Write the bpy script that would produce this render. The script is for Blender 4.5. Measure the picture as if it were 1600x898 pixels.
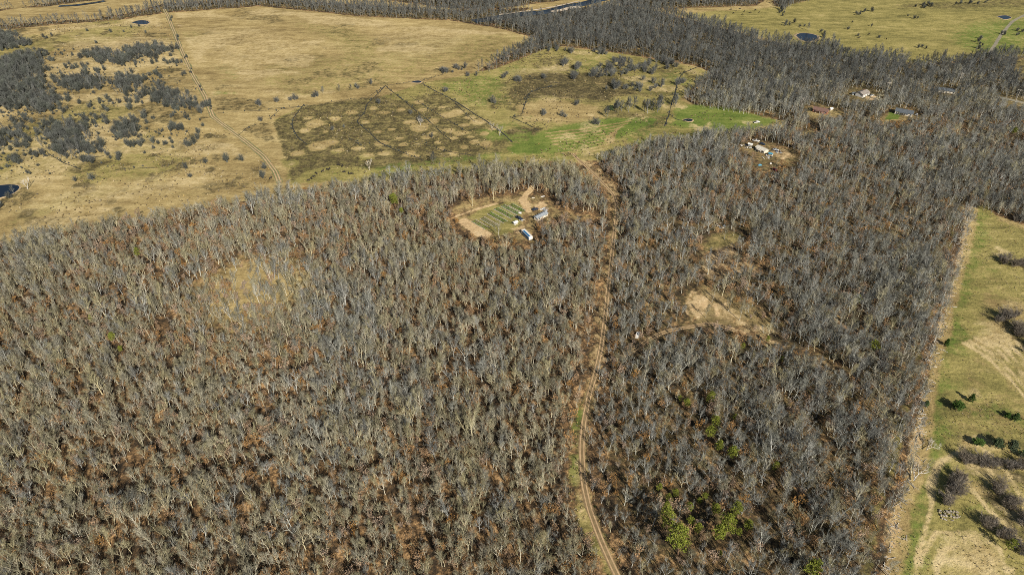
import bpy, bmesh, math, random
import numpy as np
from mathutils import Vector, Matrix
R = math.radians
sc = bpy.context.scene
for o in list(bpy.data.objects): bpy.data.objects.remove(o)

# ------------------------------------------------------------------ camera, sky, sun, exposure
CAM_H, PITCH, FPX = 225.0, R(36.5), 1067.0
cam_d = bpy.data.cameras.new('camera'); cam = bpy.data.objects.new('camera', cam_d)
sc.collection.objects.link(cam); sc.camera = cam
cam.location = (0, 0, CAM_H); cam.rotation_euler = (math.pi/2 - PITCH, 0, 0)
cam_d.sensor_width = 36; cam_d.lens = 36*FPX/1600; cam_d.clip_end = 30000; cam_d.clip_start = 1

SUN_EL, SHADOW_LEFT = R(33.8), R(25.3)      # shadows run away from the camera, turned left
w = bpy.data.worlds.new('World'); sc.world = w; w.use_nodes = True
nt = w.node_tree; bg = nt.nodes['Background']
sky = nt.nodes.new('ShaderNodeTexSky'); sky.sky_type = 'NISHITA'; sky.sun_disc = False
sun_dir = Vector((math.sin(SHADOW_LEFT)*math.cos(SUN_EL), -math.cos(SHADOW_LEFT)*math.cos(SUN_EL), math.sin(SUN_EL)))
sky.sun_elevation = SUN_EL; sky.sun_rotation = math.atan2(sun_dir.x, sun_dir.y)
nt.links.new(sky.outputs[0], bg.inputs[0]); bg.inputs[1].default_value = 0.05
sd = bpy.data.lights.new('sun', 'SUN'); sun = bpy.data.objects.new('sun', sd); sc.collection.objects.link(sun)
sd.energy = 5.0; sd.angle = R(0.5); sd.color = (1.0, 0.93, 0.82)
sun.rotation_euler = sun_dir.to_track_quat('Z', 'Y').to_euler(); sun.location = (100, -200, 400)
sc.view_settings.view_transform = 'Standard'; sc.view_settings.look = 'None'
sc.view_settings.exposure = 0.52; sc.view_settings.gamma = 1
sc.render.engine = 'CYCLES'
cy = sc.cycles; cy.max_bounces = 4; cy.diffuse_bounces = 1; cy.glossy_bounces = 2; cy.transparent_max_bounces = 4
cy.filter_width = .85; cy.use_denoising = False; cy.use_adaptive_sampling = False

# ------------------------------------------------------------------ terrain and pixel -> ground
def H(x, y):
    x = np.asarray(x, float); y = np.asarray(y, float)
    z = 1.6*np.sin(x/120+0.6)*np.cos(y/150) + 1.1*np.sin(x/63+y/81+1.0) + 0.5*np.sin(y/37-x/52)
    z = z + 0.25*np.sin(x/13+y/17)*np.sin(y/11-x/19)
    far = np.clip((np.hypot(x, y-400)-1500)/2500, 0, 1)
    return z*(1-far)
def at(px, py, lift=0.0):
    dx, dy = (px-800)/FPX, (449-py)/FPX
    d = Vector((dx, math.cos(PITCH)+dy*math.sin(PITCH), -math.sin(PITCH)+dy*math.cos(PITCH)))
    z = 0.0
    for _ in range(6):
        t = (z+lift-CAM_H)/d.z; x, y = d.x*t, d.y*t; z = float(H(x, y))
    return Vector((x, y, z))
def proj(x, y, z):
    dz = z-CAM_H
    zc = y*math.cos(PITCH)-dz*math.sin(PITCH); yc = y*math.sin(PITCH)+dz*math.cos(PITCH)
    return 800+FPX*x/zc, 449-FPX*yc/zc, zc
def W2(pts): return np.array([tuple(at(*p)[:2]) for p in pts])

def _hash(ix, iy, s):
    h = (ix*374761393 + iy*668265263 + s*974634541) & 0xffffffff
    h = ((h ^ (h >> 13))*1274126177) & 0xffffffff
    return ((h ^ (h >> 16)) & 0xffff)/65535.0
def vnoise(x, y, s=0):
    ix, iy = np.floor(x).astype(np.int64), np.floor(y).astype(np.int64); fx, fy = x-ix, y-iy
    fx, fy = fx*fx*(3-2*fx), fy*fy*(3-2*fy)
    a, b = _hash(ix, iy, s), _hash(ix+1, iy, s); c, d = _hash(ix, iy+1, s), _hash(ix+1, iy+1, s)
    return (a*(1-fx)+b*fx)*(1-fy) + (c*(1-fx)+d*fx)*fy
def fbm(x, y, scale, s=0, o=3):
    r, a, t = 0, 1, 0
    for i in range(o): r = r+a*vnoise(x/scale*2**i, y/scale*2**i, s+i*7); t += a; a *= .5
    return r/t
def sdist(X, Y, poly):
    """signed distance, positive inside"""
    inside = np.zeros(X.shape, bool); dm = np.full(X.shape, 1e9)
    n = len(poly)
    for i in range(n):
        x0, y0 = poly[i]; x1, y1 = poly[(i+1) % n]
        if y0 != y1:
            c = ((y0 > Y) != (y1 > Y)) & (X < (x1-x0)*(Y-y0)/(y1-y0)+x0); inside ^= c
        L2 = (x1-x0)**2+(y1-y0)**2+1e-9
        t = np.clip(((X-x0)*(x1-x0)+(Y-y0)*(y1-y0))/L2, 0, 1)
        dm = np.minimum(dm, (X-x0-t*(x1-x0))**2+(Y-y0-t*(y1-y0))**2)
    dm = np.sqrt(dm); return np.where(inside, dm, -dm)
def ldist(X, Y, line):
    dm = np.full(X.shape, 1e18)
    for i in range(len(line)-1):
        x0, y0 = line[i]; x1, y1 = line[i+1]; L2 = (x1-x0)**2+(y1-y0)**2+1e-9
        t = np.clip(((X-x0)*(x1-x0)+(Y-y0)*(y1-y0))/L2, 0, 1)
        dm = np.minimum(dm, (X-x0-t*(x1-x0))**2+(Y-y0-t*(y1-y0))**2)
    return np.sqrt(dm)

# ------------------------------------------------------------------ materials
def newmat(name):
    m = bpy.data.materials.new(name); m.use_nodes = True
    return m, m.node_tree.nodes, m.node_tree.links, m.node_tree.nodes['Principled BSDF']
def simple(name, c1, c2=None, scale=1.0, rough=.85, metal=0.0, rnd=0.0, bump=0.0):
    """noise between two colours, object coordinates; rnd = brightness spread between individuals"""
    m, N, L, P = newmat(name)
    P.inputs['Roughness'].default_value = rough; P.inputs['Metallic'].default_value = metal
    P.inputs['Specular IOR Level'].default_value = 0.25
    if c2 is None: c2 = tuple(c*.8 for c in c1)
    tc = N.new('ShaderNodeTexCoord'); no = N.new('ShaderNodeTexNoise'); no.inputs['Scale'].default_value = scale
    no.inputs['Detail'].default_value = 4
    L.new(tc.outputs['Object'], no.inputs['Vector'])
    mx = N.new('ShaderNodeMix'); mx.data_type = 'RGBA'
    mx.inputs[6].default_value = (*c2, 1); mx.inputs[7].default_value = (*c1, 1)
    mr = N.new('ShaderNodeMapRange'); mr.inputs[1].default_value = .3; mr.inputs[2].default_value = .7
    L.new(no.outputs[0], mr.inputs[0]); L.new(mr.outputs[0], mx.inputs[0]); out = mx.outputs[2]
    if rnd:
        oi = N.new('ShaderNodeObjectInfo'); r2 = N.new('ShaderNodeMapRange')
        r2.inputs[3].default_value = 1-rnd; r2.inputs[4].default_value = 1+rnd
        L.new(oi.outputs['Random'], r2.inputs[0])
        hs = N.new('ShaderNodeHueSaturation'); L.new(r2.outputs[0], hs.inputs['Value']); L.new(out, hs.inputs['Color'])
        if rnd < .1: L.new(hs.outputs[0], P.inputs['Base Color']); return m
        mu = N.new('ShaderNodeMath'); mu.operation = 'MULTIPLY'; mu.inputs[1].default_value = 7.31
        fr = N.new('ShaderNodeMath'); fr.operation = 'FRACT'; L.new(oi.outputs['Random'], mu.inputs[0]); L.new(mu.outputs[0], fr.inputs[0])
        r3 = N.new('ShaderNodeMapRange'); r3.inputs[3].default_value = .65; r3.inputs[4].default_value = 1.25
        L.new(fr.outputs[0], r3.inputs[0]); L.new(r3.outputs[0], hs.inputs['Saturation']); out = hs.outputs[0]
    L.new(out, P.inputs['Base Color'])
    if bump:
        b = N.new('ShaderNodeBump'); b.inputs['Strength'].default_value = bump; b.inputs['Distance'].default_value = .1
        L.new(no.outputs[0], b.inputs['Height']); L.new(b.outputs[0], P.inputs['Normal'])
    return m
M = {}
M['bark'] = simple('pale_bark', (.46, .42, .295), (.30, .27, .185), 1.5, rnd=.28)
M['bark_grey'] = simple('grey_bark', (.43, .43, .375), (.28, .28, .245), 1.5, rnd=.28)  # cooler copy of the bark; paints the right wood's duller sun angle
M['twig_grey'] = simple('cool_grey_twig', (.235, .238, .205), (.125, .128, .113), .6, rnd=.34)  # cooler twig copy, same sun-angle tone put into the colour
M['twig'] = simple('grey_twig', (.31, .288, .19), (.17, .156, .10), .6, rnd=.34)  # warm twig copy; the left wood's better-lit tone is in the colour
M['bark_far'] = simple('far_bark', (.225, .22, .195), (.15, .15, .135), 1.5, rnd=.28)
M['twig_far'] = simple('far_twig', (.118, .124, .114), (.078, .084, .08), .6, rnd=.28)
M['deadwood'] = simple('bleached_wood', (.50, .46, .39), (.36, .33, .27), 1.5, rnd=.1)
M['shrub'] = simple('dark_shrub_twig', (.105, .112, .095), (.065, .072, .064), .8, rnd=.25)
M['brownleaf'] = simple('withered_leaf', (.31, .19, .095), (.20, .125, .065), 1.0, rnd=.25)
M['brush'] = simple('brush_stem', (.27, .22, .155), (.19, .15, .105), 1.0, rnd=.25)
M['pine'] = simple('pine_needle', (.20, .22, .028), (.105, .13, .02), .7, rnd=.09)
M['cedar'] = simple('cedar_foliage', (.075, .115, .035), (.04, .07, .025), .8, rnd=.2)
M['pinebark'] = simple('pine_bark', (.20, .13, .085), None, 2)
M['straw_tuft'] = simple('straw_tuft', (.40, .31, .16), (.30, .24, .12), 1.0, rnd=.25)

def ground_material():
    m, N, L, P = newmat('ground')
    P.inputs['Roughness'].default_value = .95; P.inputs['Specular IOR Level'].default_value = .1
    geo = N.new('ShaderNodeNewGeometry')
    def noise(scale, detail=3, rough=.55, vec=None, dist=0.0):
        n = N.new('ShaderNodeTexNoise'); n.inputs['Scale'].default_value = scale; n.inputs['Detail'].default_value = detail
        n.inputs['Roughness'].default_value = rough; n.inputs['Distortion'].default_value = dist
        L.new(vec or geo.outputs['Position'], n.inputs['Vector']); return n.outputs[0]
    def ramp(fac, stops):
        r = N.new('ShaderNodeValToRGB'); cr = r.color_ramp
        while len(cr.elements) < len(stops): cr.elements.new(.5)
        for e, (p, c) in zip(cr.elements, stops): e.position = p; e.color = (*c, 1)
        L.new(fac, r.inputs[0]); return r.outputs[0]
    def math_(op, a, b):
        n = N.new('ShaderNodeMath'); n.operation = op
        for i, v in enumerate((a, b)):
            if isinstance(v, (int, float)): n.inputs[i].default_value = v
            else: L.new(v, n.inputs[i])
        return n.outputs[0]
    mp = N.new('ShaderNodeMapping'); mp.inputs['Rotation'].default_value = (0, 0, R(24)); mp.inputs['Scale'].default_value = (.22, 1, 1)
    L.new(geo.outputs['Position'], mp.inputs['Vector'])
    nA, nB, nC, nD = noise(.012, 4), noise(.09, 5, .62), noise(.55, 5, .7), noise(.12, 4, .6, mp.outputs[0], 1.2)
    mixAB = math_('ADD', math_('MULTIPLY', nB, .45), math_('MULTIPLY', nC, .55))
    mixBD = math_('ADD', math_('MULTIPLY', nA, .22), math_('ADD', math_('MULTIPLY', nD, .30), math_('ADD', math_('MULTIPLY', nC, .26), math_('MULTIPLY', nB, .22))))
    litter = ramp(mixAB, [(.38, (.02, .017, .013)), (.47, (.06, .042, .025)), (.54, (.17, .105, .05)), (.62, (.42, .265, .125))])
    straw = ramp(mixBD, [(.36, (.12, .085, .036)), (.44, (.235, .172, .072)), (.52, (.345, .262, .113)), (.60, (.47, .37, .175))])
    olive = ramp(mixBD, [(.36, (.085, .078, .03)), (.45, (.17, .15, .05)), (.53, (.275, .235, .08)), (.62, (.40, .325, .135))])
    green = ramp(mixBD, [(.36, (.05, .08, .018)), (.47, (.11, .15, .03)), (.56, (.18, .205, .05)), (.66, (.30, .28, .11))])
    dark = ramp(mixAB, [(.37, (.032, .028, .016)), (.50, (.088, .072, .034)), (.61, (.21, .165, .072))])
    dirt = ramp(mixAB, [(.32, (.33, .22, .115)), (.5, (.50, .36, .19)), (.66, (.62, .48, .29))])
    pale = ramp(mixBD, [(.36, (.30, .23, .11)), (.5, (.46, .36, .18)), (.64, (.58, .47, .26))])
    nE = noise(.22, 6, .7)
    jit = math_('MULTIPLY', math_('SUBTRACT', nE, .5), 1.5)
    a1 = N.new('ShaderNodeAttribute'); a1.attribute_name = 'cover_a'
    a2 = N.new('ShaderNodeAttribute'); a2.attribute_name = 'cover_b'
    s1, s2 = N.new('ShaderNodeSeparateColor'), N.new('ShaderNodeSeparateColor')
    L.new(a1.outputs['Color'], s1.inputs[0]); L.new(a2.outputs['Color'], s2.inputs[0])
    col = litter
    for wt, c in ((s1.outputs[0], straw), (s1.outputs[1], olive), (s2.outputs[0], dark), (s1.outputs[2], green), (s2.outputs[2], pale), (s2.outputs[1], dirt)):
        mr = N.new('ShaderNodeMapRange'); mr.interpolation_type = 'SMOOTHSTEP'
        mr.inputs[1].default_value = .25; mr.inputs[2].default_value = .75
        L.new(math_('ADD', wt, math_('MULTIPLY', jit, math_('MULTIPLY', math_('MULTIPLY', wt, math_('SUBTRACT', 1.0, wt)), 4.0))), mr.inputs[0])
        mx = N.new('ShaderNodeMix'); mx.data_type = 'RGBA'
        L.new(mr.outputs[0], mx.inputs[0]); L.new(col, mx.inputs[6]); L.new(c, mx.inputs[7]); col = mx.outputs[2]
    L.new(col, P.inputs['Base Color'])
    b = N.new('ShaderNodeBump'); b.inputs['Strength'].default_value = .8; b.inputs['Distance'].default_value = .6
    L.new(math_('ADD', nC, math_('MULTIPLY', nE, .8)), b.inputs['Height']); L.new(b.outputs[0], P.inputs['Normal'])
    return m

# ------------------------------------------------------------------ object helpers
C = sc.collection
def mesh(name, v, f, mats, midx=None, smooth=False):
    me = bpy.data.meshes.new(name); me.from_pydata([tuple(p) for p in v], [], f)
    for m in (mats if isinstance(mats, (list, tuple)) else [mats]): me.materials.append(m)
    if midx is not None: me.polygons.foreach_set('material_index', midx)
    if smooth: me.polygons.foreach_set('use_smooth', [True]*len(f))
    me.update(); return me
def link(name, data, parent=None, loc=None, rot=None, scale=None):
    o = bpy.data.objects.new(name, data); C.objects.link(o)
    if parent: o.parent = parent
    if loc is not None: o.location = loc
    if rot is not None: o.rotation_euler = rot
    if scale is not None: o.scale = scale if hasattr(scale, '__len__') else (scale,)*3
    return o
def tag(o, label, cat=None, group=None, kind=None):
    o['label'] = label
    if cat: o['category'] = cat
    if group: o['group'] = group
    if kind: o['kind'] = kind
    return o
def nth(n):
    return '%d%s' % (n, 'th' if 10 <= n % 100 <= 20 else {1: 'st', 2: 'nd', 3: 'rd'}.get(n % 10, 'th'))
def boxes(lst):
    """list of (x0,x1,y0,y1,z0,z1) -> verts, faces"""
    v, f = [], []
    for x0, x1, y0, y1, z0, z1 in lst:
        b = len(v)
        v += [(x, y, z) for z in (z0, z1) for x, y in ((x0, y0), (x1, y0), (x1, y1), (x0, y1))]
        f += [tuple(b+i for i in q) for q in ((3, 2, 1, 0), (4, 5, 6, 7), (0, 1, 5, 4), (1, 2, 6, 5), (2, 3, 7, 6), (3, 0, 4, 7))]
    return v, f
def part(name, lst, mat, parent, loc=None, rot=None):
    v, f = boxes(lst); return link(name, mesh(name, v, f, mat), parent, loc, rot)

# ------------------------------------------------------------------ regions (pixel outlines -> world)
WOOD_LEFT = W2([(-260, 470), (-120, 415), (0, 385), (60, 368), (200, 347), (400, 312), (560, 290), (640, 278), (760, 266), (830, 258),
    (895, 262), (925, 285), (945, 308), (948, 330), (944, 380), (936, 440), (925, 500), (916, 560), (905, 635), (897, 675), (886, 742), (890, 790), (903, 825),
    (925, 850), (942, 897), (960, 960), (990, 1060), (-330, 1060)])
WOOD_RIGHT = W2([(1060, 1060), (1010, 960), (985, 898), (953, 840), (940, 800), (924, 748), (925, 673), (946, 560), (960, 450), (971, 330), (976, 304),
    (962, 284), (942, 264), (935, 250), (960, 240), (1000, 228), (1050, 221), (1100, 214), (1160, 209), (1225, 199),
    (1228, 189), (1180, 180), (1092, 168), (1068, 154), (1078, 138), (1112, 114), (1090, 104), (1040, 95), (960, 83), (880, 72), (860, 77),
    (800, 97), (762, 113), (745, 112), (780, 92), (820, 72), (843, 62), (800, 50), (760, 40), (800, 28), (900, 14), (940, 8), (985, 12), (1050, 24), (1080, 32), (1115, 42),
    (1140, 47), (1200, 66), (1300, 73), (1330, 92), (1372, 86), (1400, 93), (1440, 99), (1490, 96), (1545, 88), (1605, 84), (1760, 90), (1800, 420),
    (1600, 350), (1518, 322), (1500, 395), (1478, 470), (1452, 560), (1436, 640), (1420, 735), (1396, 800), (1382, 898), (1360, 1060)])
WOODS_TOP = W2([(-300, 62), (0, 47), (190, 31), (212, 27), (255, 21), (400, 10), (430, 12), (560, 26), (700, 32), (762, 42), (800, 28), (830, 12), (700, 16), (560, 8), (420, -2), (260, 6), (195, 22), (150, 30), (0, 40), (-300, 52)])
WOODS_TOP_B = W2([(-260, 22), (0, 18), (60, 8), (150, -8), (400, -30), (700, -30), (960, -30), (930, -8), (860, 4), (700, 8), (620, 2), (560, -6), (300, -14), (160, 0), (60, 12), (-200, 26)])
WOODS_TOP_C = W2([(700, 13), (760, 16), (870, 2), (930, -8), (960, -30), (560, -32), (560, -4)])
WOODS_TR = W2([(1045, 15), (1100, 12), (1180, 10), (1195, 0), (1130, -6), (1040, -4), (960, 0), (975, 10)])
WOODS_TR2 = W2([(1205, 3), (1215, 14), (1225, 20), (1240, 8), (1280, 0), (1240, -6)])
THICKETS = [W2(p) for p in (
    [(-120, 90), (0, 96), (30, 88), (58, 88), (62, 108), (72, 130), (66, 142), (88, 158), (55, 168), (30, 174), (0, 172), (-120, 190)],
    [(-120, 62), (0, 55), (22, 57), (42, 72), (20, 77), (0, 81), (-120, 86)],
    [(125, 88), (150, 82), (192, 85), (198, 79), (240, 73), (268, 77), (262, 86), (215, 92), (195, 101), (160, 102), (142, 93)],
    [(76, 236), (82, 226), (110, 222), (150, 222), (165, 232), (160, 240), (120, 244), (90, 246)],
    [(88, 132), (110, 121), (150, 119), (172, 128), (165, 140), (120, 143), (95, 140)], [(176, 128), (195, 117), (222, 124), (228, 138), (210, 148), (185, 142)], [(80, 212), (90, 200), (118, 198), (132, 208), (125, 220), (90, 222)], [(180, 205), (190, 192), (208, 194), (216, 208), (200, 217), (184, 214)], [(232, 148), (250, 140), (275, 150), (270, 160), (245, 160)], [(262, 160), (290, 155), (322, 166), (310, 172), (275, 170)], [(45, 160), (70, 150), (98, 160), (90, 176), (60, 178)],
    [(0, 205), (35, 210), (45, 222), (30, 232), (0, 236), (-60, 225)])]
CLEARINGS = [W2(p) for p in (
    [(700, 328), (716, 314), (760, 306), (800, 303), (822, 296), (850, 304), (868, 318), (888, 330), (940, 337), (935, 347), (880, 343), (858, 346), (842, 350), (838, 380), (815, 384), (790, 374), (772, 382), (745, 374), (718, 358)],
    [(1092, 382), (1112, 362), (1150, 358), (1170, 368), (1152, 385), (1118, 394), (1098, 396)],
    [(1066, 462), (1100, 442), (1136, 465), (1168, 498), (1186, 515), (1140, 512), (1078, 512)],
    [(1156, 226), (1176, 219), (1198, 221), (1222, 228), (1246, 242), (1248, 262), (1226, 260), (1195, 268), (1176, 262), (1180, 247), (1160, 242)],
    [(1255, 176), (1262, 168), (1300, 168), (1318, 176), (1312, 182), (1270, 186)],
    [(1322, 146), (1336, 138), (1358, 140), (1380, 148), (1374, 158), (1352, 158), (1332, 154)],
    [(1376, 183), (1384, 177), (1400, 170), (1430, 172), (1436, 184), (1410, 190), (1384, 192)],
    [(1462, 142), (1470, 134), (1494, 140), (1498, 150), (1474, 152)],
    [(1250, 206), (1275, 200), (1282, 206), (1256, 211)],
    [(1588, 92), (1640, 88), (1640, 125), (1592, 118), (1582, 106)],
    [(1560, 152), (1650, 160), (1650, 176), (1600, 168), (1565, 160)],
    [(1238, 58), (1246, 50), (1264, 50), (1282, 54), (1282, 64), (1262, 70), (1246, 66)])]
TRACK = [(1010, 985), (985, 940), (964, 898), (950, 868), (937, 838), (921, 795), (911, 750), (909, 700), (912, 660), (921, 615), (930, 585), (938, 550), (944, 510), (949, 460),
         (954, 420), (958, 380), (963, 340), (964, 320), (958, 303), (940, 284), (918, 262), (900, 246), (894, 240)]
SPUR = [(945, 562), (975, 556), (990, 548), (1005, 536), (1025, 524), (1045, 516), (1075, 511), (1105, 505), (1125, 508), (1160, 520)]
PATH2 = [(1160, 520), (1215, 535), (1250, 545), (1290, 568), (1330, 590)]
CORRIDOR = W2([(900, 262), (930, 285), (948, 308), (950, 332), (944, 380), (936, 440), (925, 500), (916, 560), (905, 635), (897, 675), (886, 742), (890, 790), (903, 825), (925, 850), (942, 897), (985, 1000),
               (1040, 1000), (985, 898), (953, 840), (940, 800), (924, 748), (925, 673), (946, 560), (960, 450), (971, 330), (976, 304), (962, 284), (942, 264), (920, 244), (888, 240)])
trackW, spurW, path2W = W2(TRACK), W2(SPUR), W2(PATH2)
FIELD_R = W2([(1518, 322), (1600, 350), (1800, 420), (1900, 1060), (1360, 1060), (1382, 898), (1396, 800), (1420, 735), (1436, 640), (1452, 560), (1478, 470), (1500, 395)])
EDGE_R = [(1516, 322), (1500, 395), (1479, 470), (1456, 560), (1440, 640), (1424, 735), (1401, 800), (1386, 898), (1368, 1060)]
VERGE_R = [(1530, 330), (1524, 380), (1508, 430), (1492, 500), (1478, 560), (1464, 620), (1452, 680), (1440, 760), (1425, 830), (1412, 898), (1400, 1000)]

# ------------------------------------------------------------------ ground sheet
def axis(segs):
    a = []
    for s, e, d in segs: a += list(np.arange(s, e-1e-6, d))
    return a
def geo_tail(s, d, lim):
    r = []; x = s
    while x < lim: r.append(x); d *= 1.45; x += d
    r.append(lim); return r
xp = axis([(0, 240, 1.6), (240, 420, 2.2), (420, 720, 3.0)]) + geo_tail(720, 4, 12000)
xs = np.array([-v for v in xp[:0:-1]] + xp)
ys = np.array([-v for v in geo_tail(-90, 6, 3000)[::-1]] + axis([(100, 320, 1.3), (320, 620, 2.0), (620, 1150, 3.2)]) + geo_tail(1150, 4, 14000))
GX, GY = np.meshgrid(xs, ys)
GZ = H(GX, GY)
COV = {k: np.zeros(GX.shape) for k in ('straw', 'olive', 'green', 'dark', 'dirt', 'pale')}
warp = (fbm(GX, GY, 14, 3)-.5)*7
def paint(layer, d, val, soft):
    t = np.clip(d/soft+.5, 0, 1)*val; COV[layer] = np.maximum(COV[layer], t)
def erase(layer, d, soft, keep=0.0):
    t = np.clip(d/soft+.5, 0, 1); COV[layer] *= 1-t*(1-keep)
def P(layer, pts, val=1.0, soft=4, wob=1.0): paint(layer, sdist(GX, GY, W2(pts))+warp*wob, val, soft)
def Lp(layer, pts, width, val=1.0, soft=2, wob=.4): paint(layer, width-ldist(GX, GY, W2(pts) if not isinstance(pts, np.ndarray) else pts)+warp*wob, val, soft)
def blob(layer, px, py, rx, ry, val=1.0, soft=.5):
    c = at(px, py); d = 1-np.hypot((GX-c.x)/rx, (GY-c.y)/ry)+warp*.05; paint(layer, d, val, soft)
wood = np.maximum(sdist(GX, GY, WOOD_LEFT), sdist(GX, GY, WOOD_RIGHT))
for p in (WOODS_TOP, WOODS_TOP_B, WOODS_TOP_C, WOODS_TR, WOODS_TR2): wood = np.maximum(wood, sdist(GX, GY, p))
# everything that is not wood is dry pasture
paint('straw', -wood+warp*.5, 1.0, 5)
lf = fbm(GX, GY, 90, 21, 4); mf = fbm(GX, GY, 28, 33, 4)
# big hay field: faint grey-green patches
HAY = [(262, 20), (400, 9), (560, 26), (800, 50), (843, 62), (770, 100), (660, 126), (520, 150), (330, 176)]
dh = sdist(GX, GY, W2(HAY))
COV['olive'] = np.maximum(COV['olive'], np.clip((lf-.42)*2.4, 0, .44)*np.clip(dh/8, 0, 1))
hf2 = fbm(GX, GY*1.6, 55, 71, 4)
COV['dark'] = np.maximum(COV['dark'], np.clip((mf-.56)*3.0, 0, .45)*np.clip(dh/8, 0, 1))
COV['pale'] = np.maximum(COV['pale'], np.clip((hf2-.47)*4, 0, .55)*np.clip(dh/8, 0, 1))
P('pale', [(300, 40), (420, 40), (520, 75), (430, 100), (380, 120), (320, 100)], .45, 45); P('pale', [(560, 30), (700, 42), (760, 60), (700, 90), (620, 100), (570, 60)], .4, 40)
P('olive', [(430, 30), (560, 40), (620, 70), (580, 115), (480, 125), (520, 80)], .48, 45); P('dark', [(450, 35), (560, 42), (580, 80), (530, 100), (540, 70)], .36, 35); Lp('dark', [(400, 100), (470, 112), (520, 108), (575, 108)], 1.5, .5, 4, .8); Lp('dark', [(470, 62), (510, 75), (500, 90), (460, 95)], 2, .45, 5, .8); P('green', [(318, 100), (370, 95), (400, 120), (350, 135)], .33, 25); P('green', [(330, 140), (370, 143), (372, 149), (332, 149)], .5, 6)
blob('dark', 635, 70, 14, 12, .55); blob('dark', 455, 94, 9, 6, .8); blob('dark', 690, 110, 12, 10, .5)
# left pasture
LP_ = [(-200, 60), (0, 45), (255, 22), (335, 185), (448, 284), (0, 385), (-200, 440)]
dl = sdist(GX, GY, W2(LP_))
COV['olive'] = np.maximum(COV['olive'], np.clip((lf-.45)*3, 0, .6)*np.clip(dl/8, 0, 1))
COV['dark'] = np.maximum(COV['dark'], np.clip((mf-.53)*3.2, 0, .52)*np.clip(dl/8, 0, 1))
COV['pale'] = np.maximum(COV['pale'], np.clip((hf2-.45)*4, 0, .5)*np.clip(dl/8, 0, 1))
P('dark', [(0, 95), (130, 80), (250, 120), (330, 170), (250, 215), (120, 225), (0, 230)], .36, 50)
COV['dark'] = np.maximum(COV['dark'], np.clip((fbm(GX, GY, 12, 93, 3)-.55)*5, 0, .6)*np.clip(dl/8, 0, 1))
P('pale', [(0, 345), (60, 300), (200, 275), (330, 262), (400, 268), (300, 300), (150, 330)], .48, 30)
P('olive', [(20, 330), (100, 295), (230, 280), (280, 290), (180, 310), (60, 345), (0, 362)], .55, 25)
P('dark', [(300, 292), (320, 283), (370, 280), (400, 285), (380, 297), (310, 302)], .55, 14)
P('dark', [(330, 150), (400, 155), (420, 168), (400, 176), (335, 174)], .5, 8)
P('dark', [(370, 205), (400, 192), (426, 190), (436, 225), (415, 222)], .5, 8)
# middle pasture: dark rough grazing on its left, olive right, green along the wet ground
MIDP = [(426, 188), (470, 166), (590, 152), (660, 130), (770, 108), (860, 72), (960, 82), (1040, 95), (1110, 112), (1064, 155), (1092, 170), (1226, 190), (1050, 222), (940, 250), (640, 280), (456, 286)]
P('olive', MIDP, .70, 4, .3)
dm_ = sdist(GX, GY, W2(MIDP)); COV['pale'] = np.maximum(COV['pale'], np.clip((fbm(GX, GY, 22, 81, 4)-.52)*4, 0, .5)*np.clip(dm_/8, 0, 1)*np.clip((GX+40)/60, 0, 1)); COV['green'] = np.maximum(COV['green'], np.clip((fbm(GX, GY, 40, 83, 4)-.52)*5, 0, .40)*np.clip(dm_/8, 0, 1)*np.clip((GX+100)/80, .25, 1)); COV['dark'] = np.maximum(COV['dark'], np.clip((fbm(GX, GY, 34, 85, 4)-.52)*5, 0, .5)*np.clip(dm_/8, 0, 1))
P('dark', [(426, 190), (475, 166), (590, 150), (640, 160), (700, 200), (770, 225), (740, 250), (640, 262), (500, 268), (455, 283)], .62, 2.5, .15)
P('dark', [(640, 150), (690, 140), (770, 190), (810, 220), (790, 240), (700, 255), (640, 220)], .58, 14)
P('dark', [(790, 130), (850, 108), (960, 122), (990, 150), (930, 160), (850, 152), (800, 165)], .62, 14)
P('dark', [(770, 215), (800, 196), (850, 200), (840, 216), (800, 226)], .7, 8)
P('dark', [(800, 150), (840, 110), (930, 118), (990, 150), (940, 160), (870, 150)], .45, 26)
P('straw', [(800, 160), (860, 155), (930, 165), (940, 185), (880, 195), (820, 190)], 1, 5)
erase('olive', sdist(GX, GY, W2([(810, 165), (860, 157), (930, 167), (935, 183), (880, 190), (822, 188)])), 16)
erase('dark', sdist(GX, GY, W2([(810, 160), (860, 155), (930, 165), (940, 185), (880, 195), (820, 190)])), 16)
P('green', [(790, 232), (845, 205), (930, 186), (1010, 180), (1035, 186), (990, 206), (930, 232), (880, 240), (800, 243)], .8, 8)
P('green', [(1055, 168), (1080, 162), (1130, 166), (1226, 188), (1160, 206), (1090, 204), (1050, 195)], .85, 8)
P('green', [(680, 130), (740, 118), (800, 112), (790, 140), (760, 170), (720, 160)], .5, 16, 2); P('green', [(740, 205), (790, 190), (800, 220), (760, 222)], .6, 14)
P('green', [(780, 210), (830, 205), (842, 222), (800, 230)], .6, 8)
for a in range(9):   # tan ridges across the green ground
    y0 = 203+a*4.2; Lp('straw', [(850+a*4, y0+6), (900+a*3, y0), (960, y0-9), (985-a*6, y0-14)], .6, 1, 1.2)
for a in range(9):
    y0 = 203+a*4.2; d = .8-ldist(GX, GY, W2([(850+a*4, y0+6), (900+a*3, y0), (960, y0-9), (985-a*6, y0-14)]))+warp*.35
    for k in ('green', 'olive', 'dark'): erase(k, d, 1.2, .15)
P('dark', [(790, 205), (840, 203), (830, 215), (785, 220)], .8, 6); P('dark', [(1005, 180), (1050, 178), (1045, 197), (1000, 195)], .6, 8)
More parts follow.
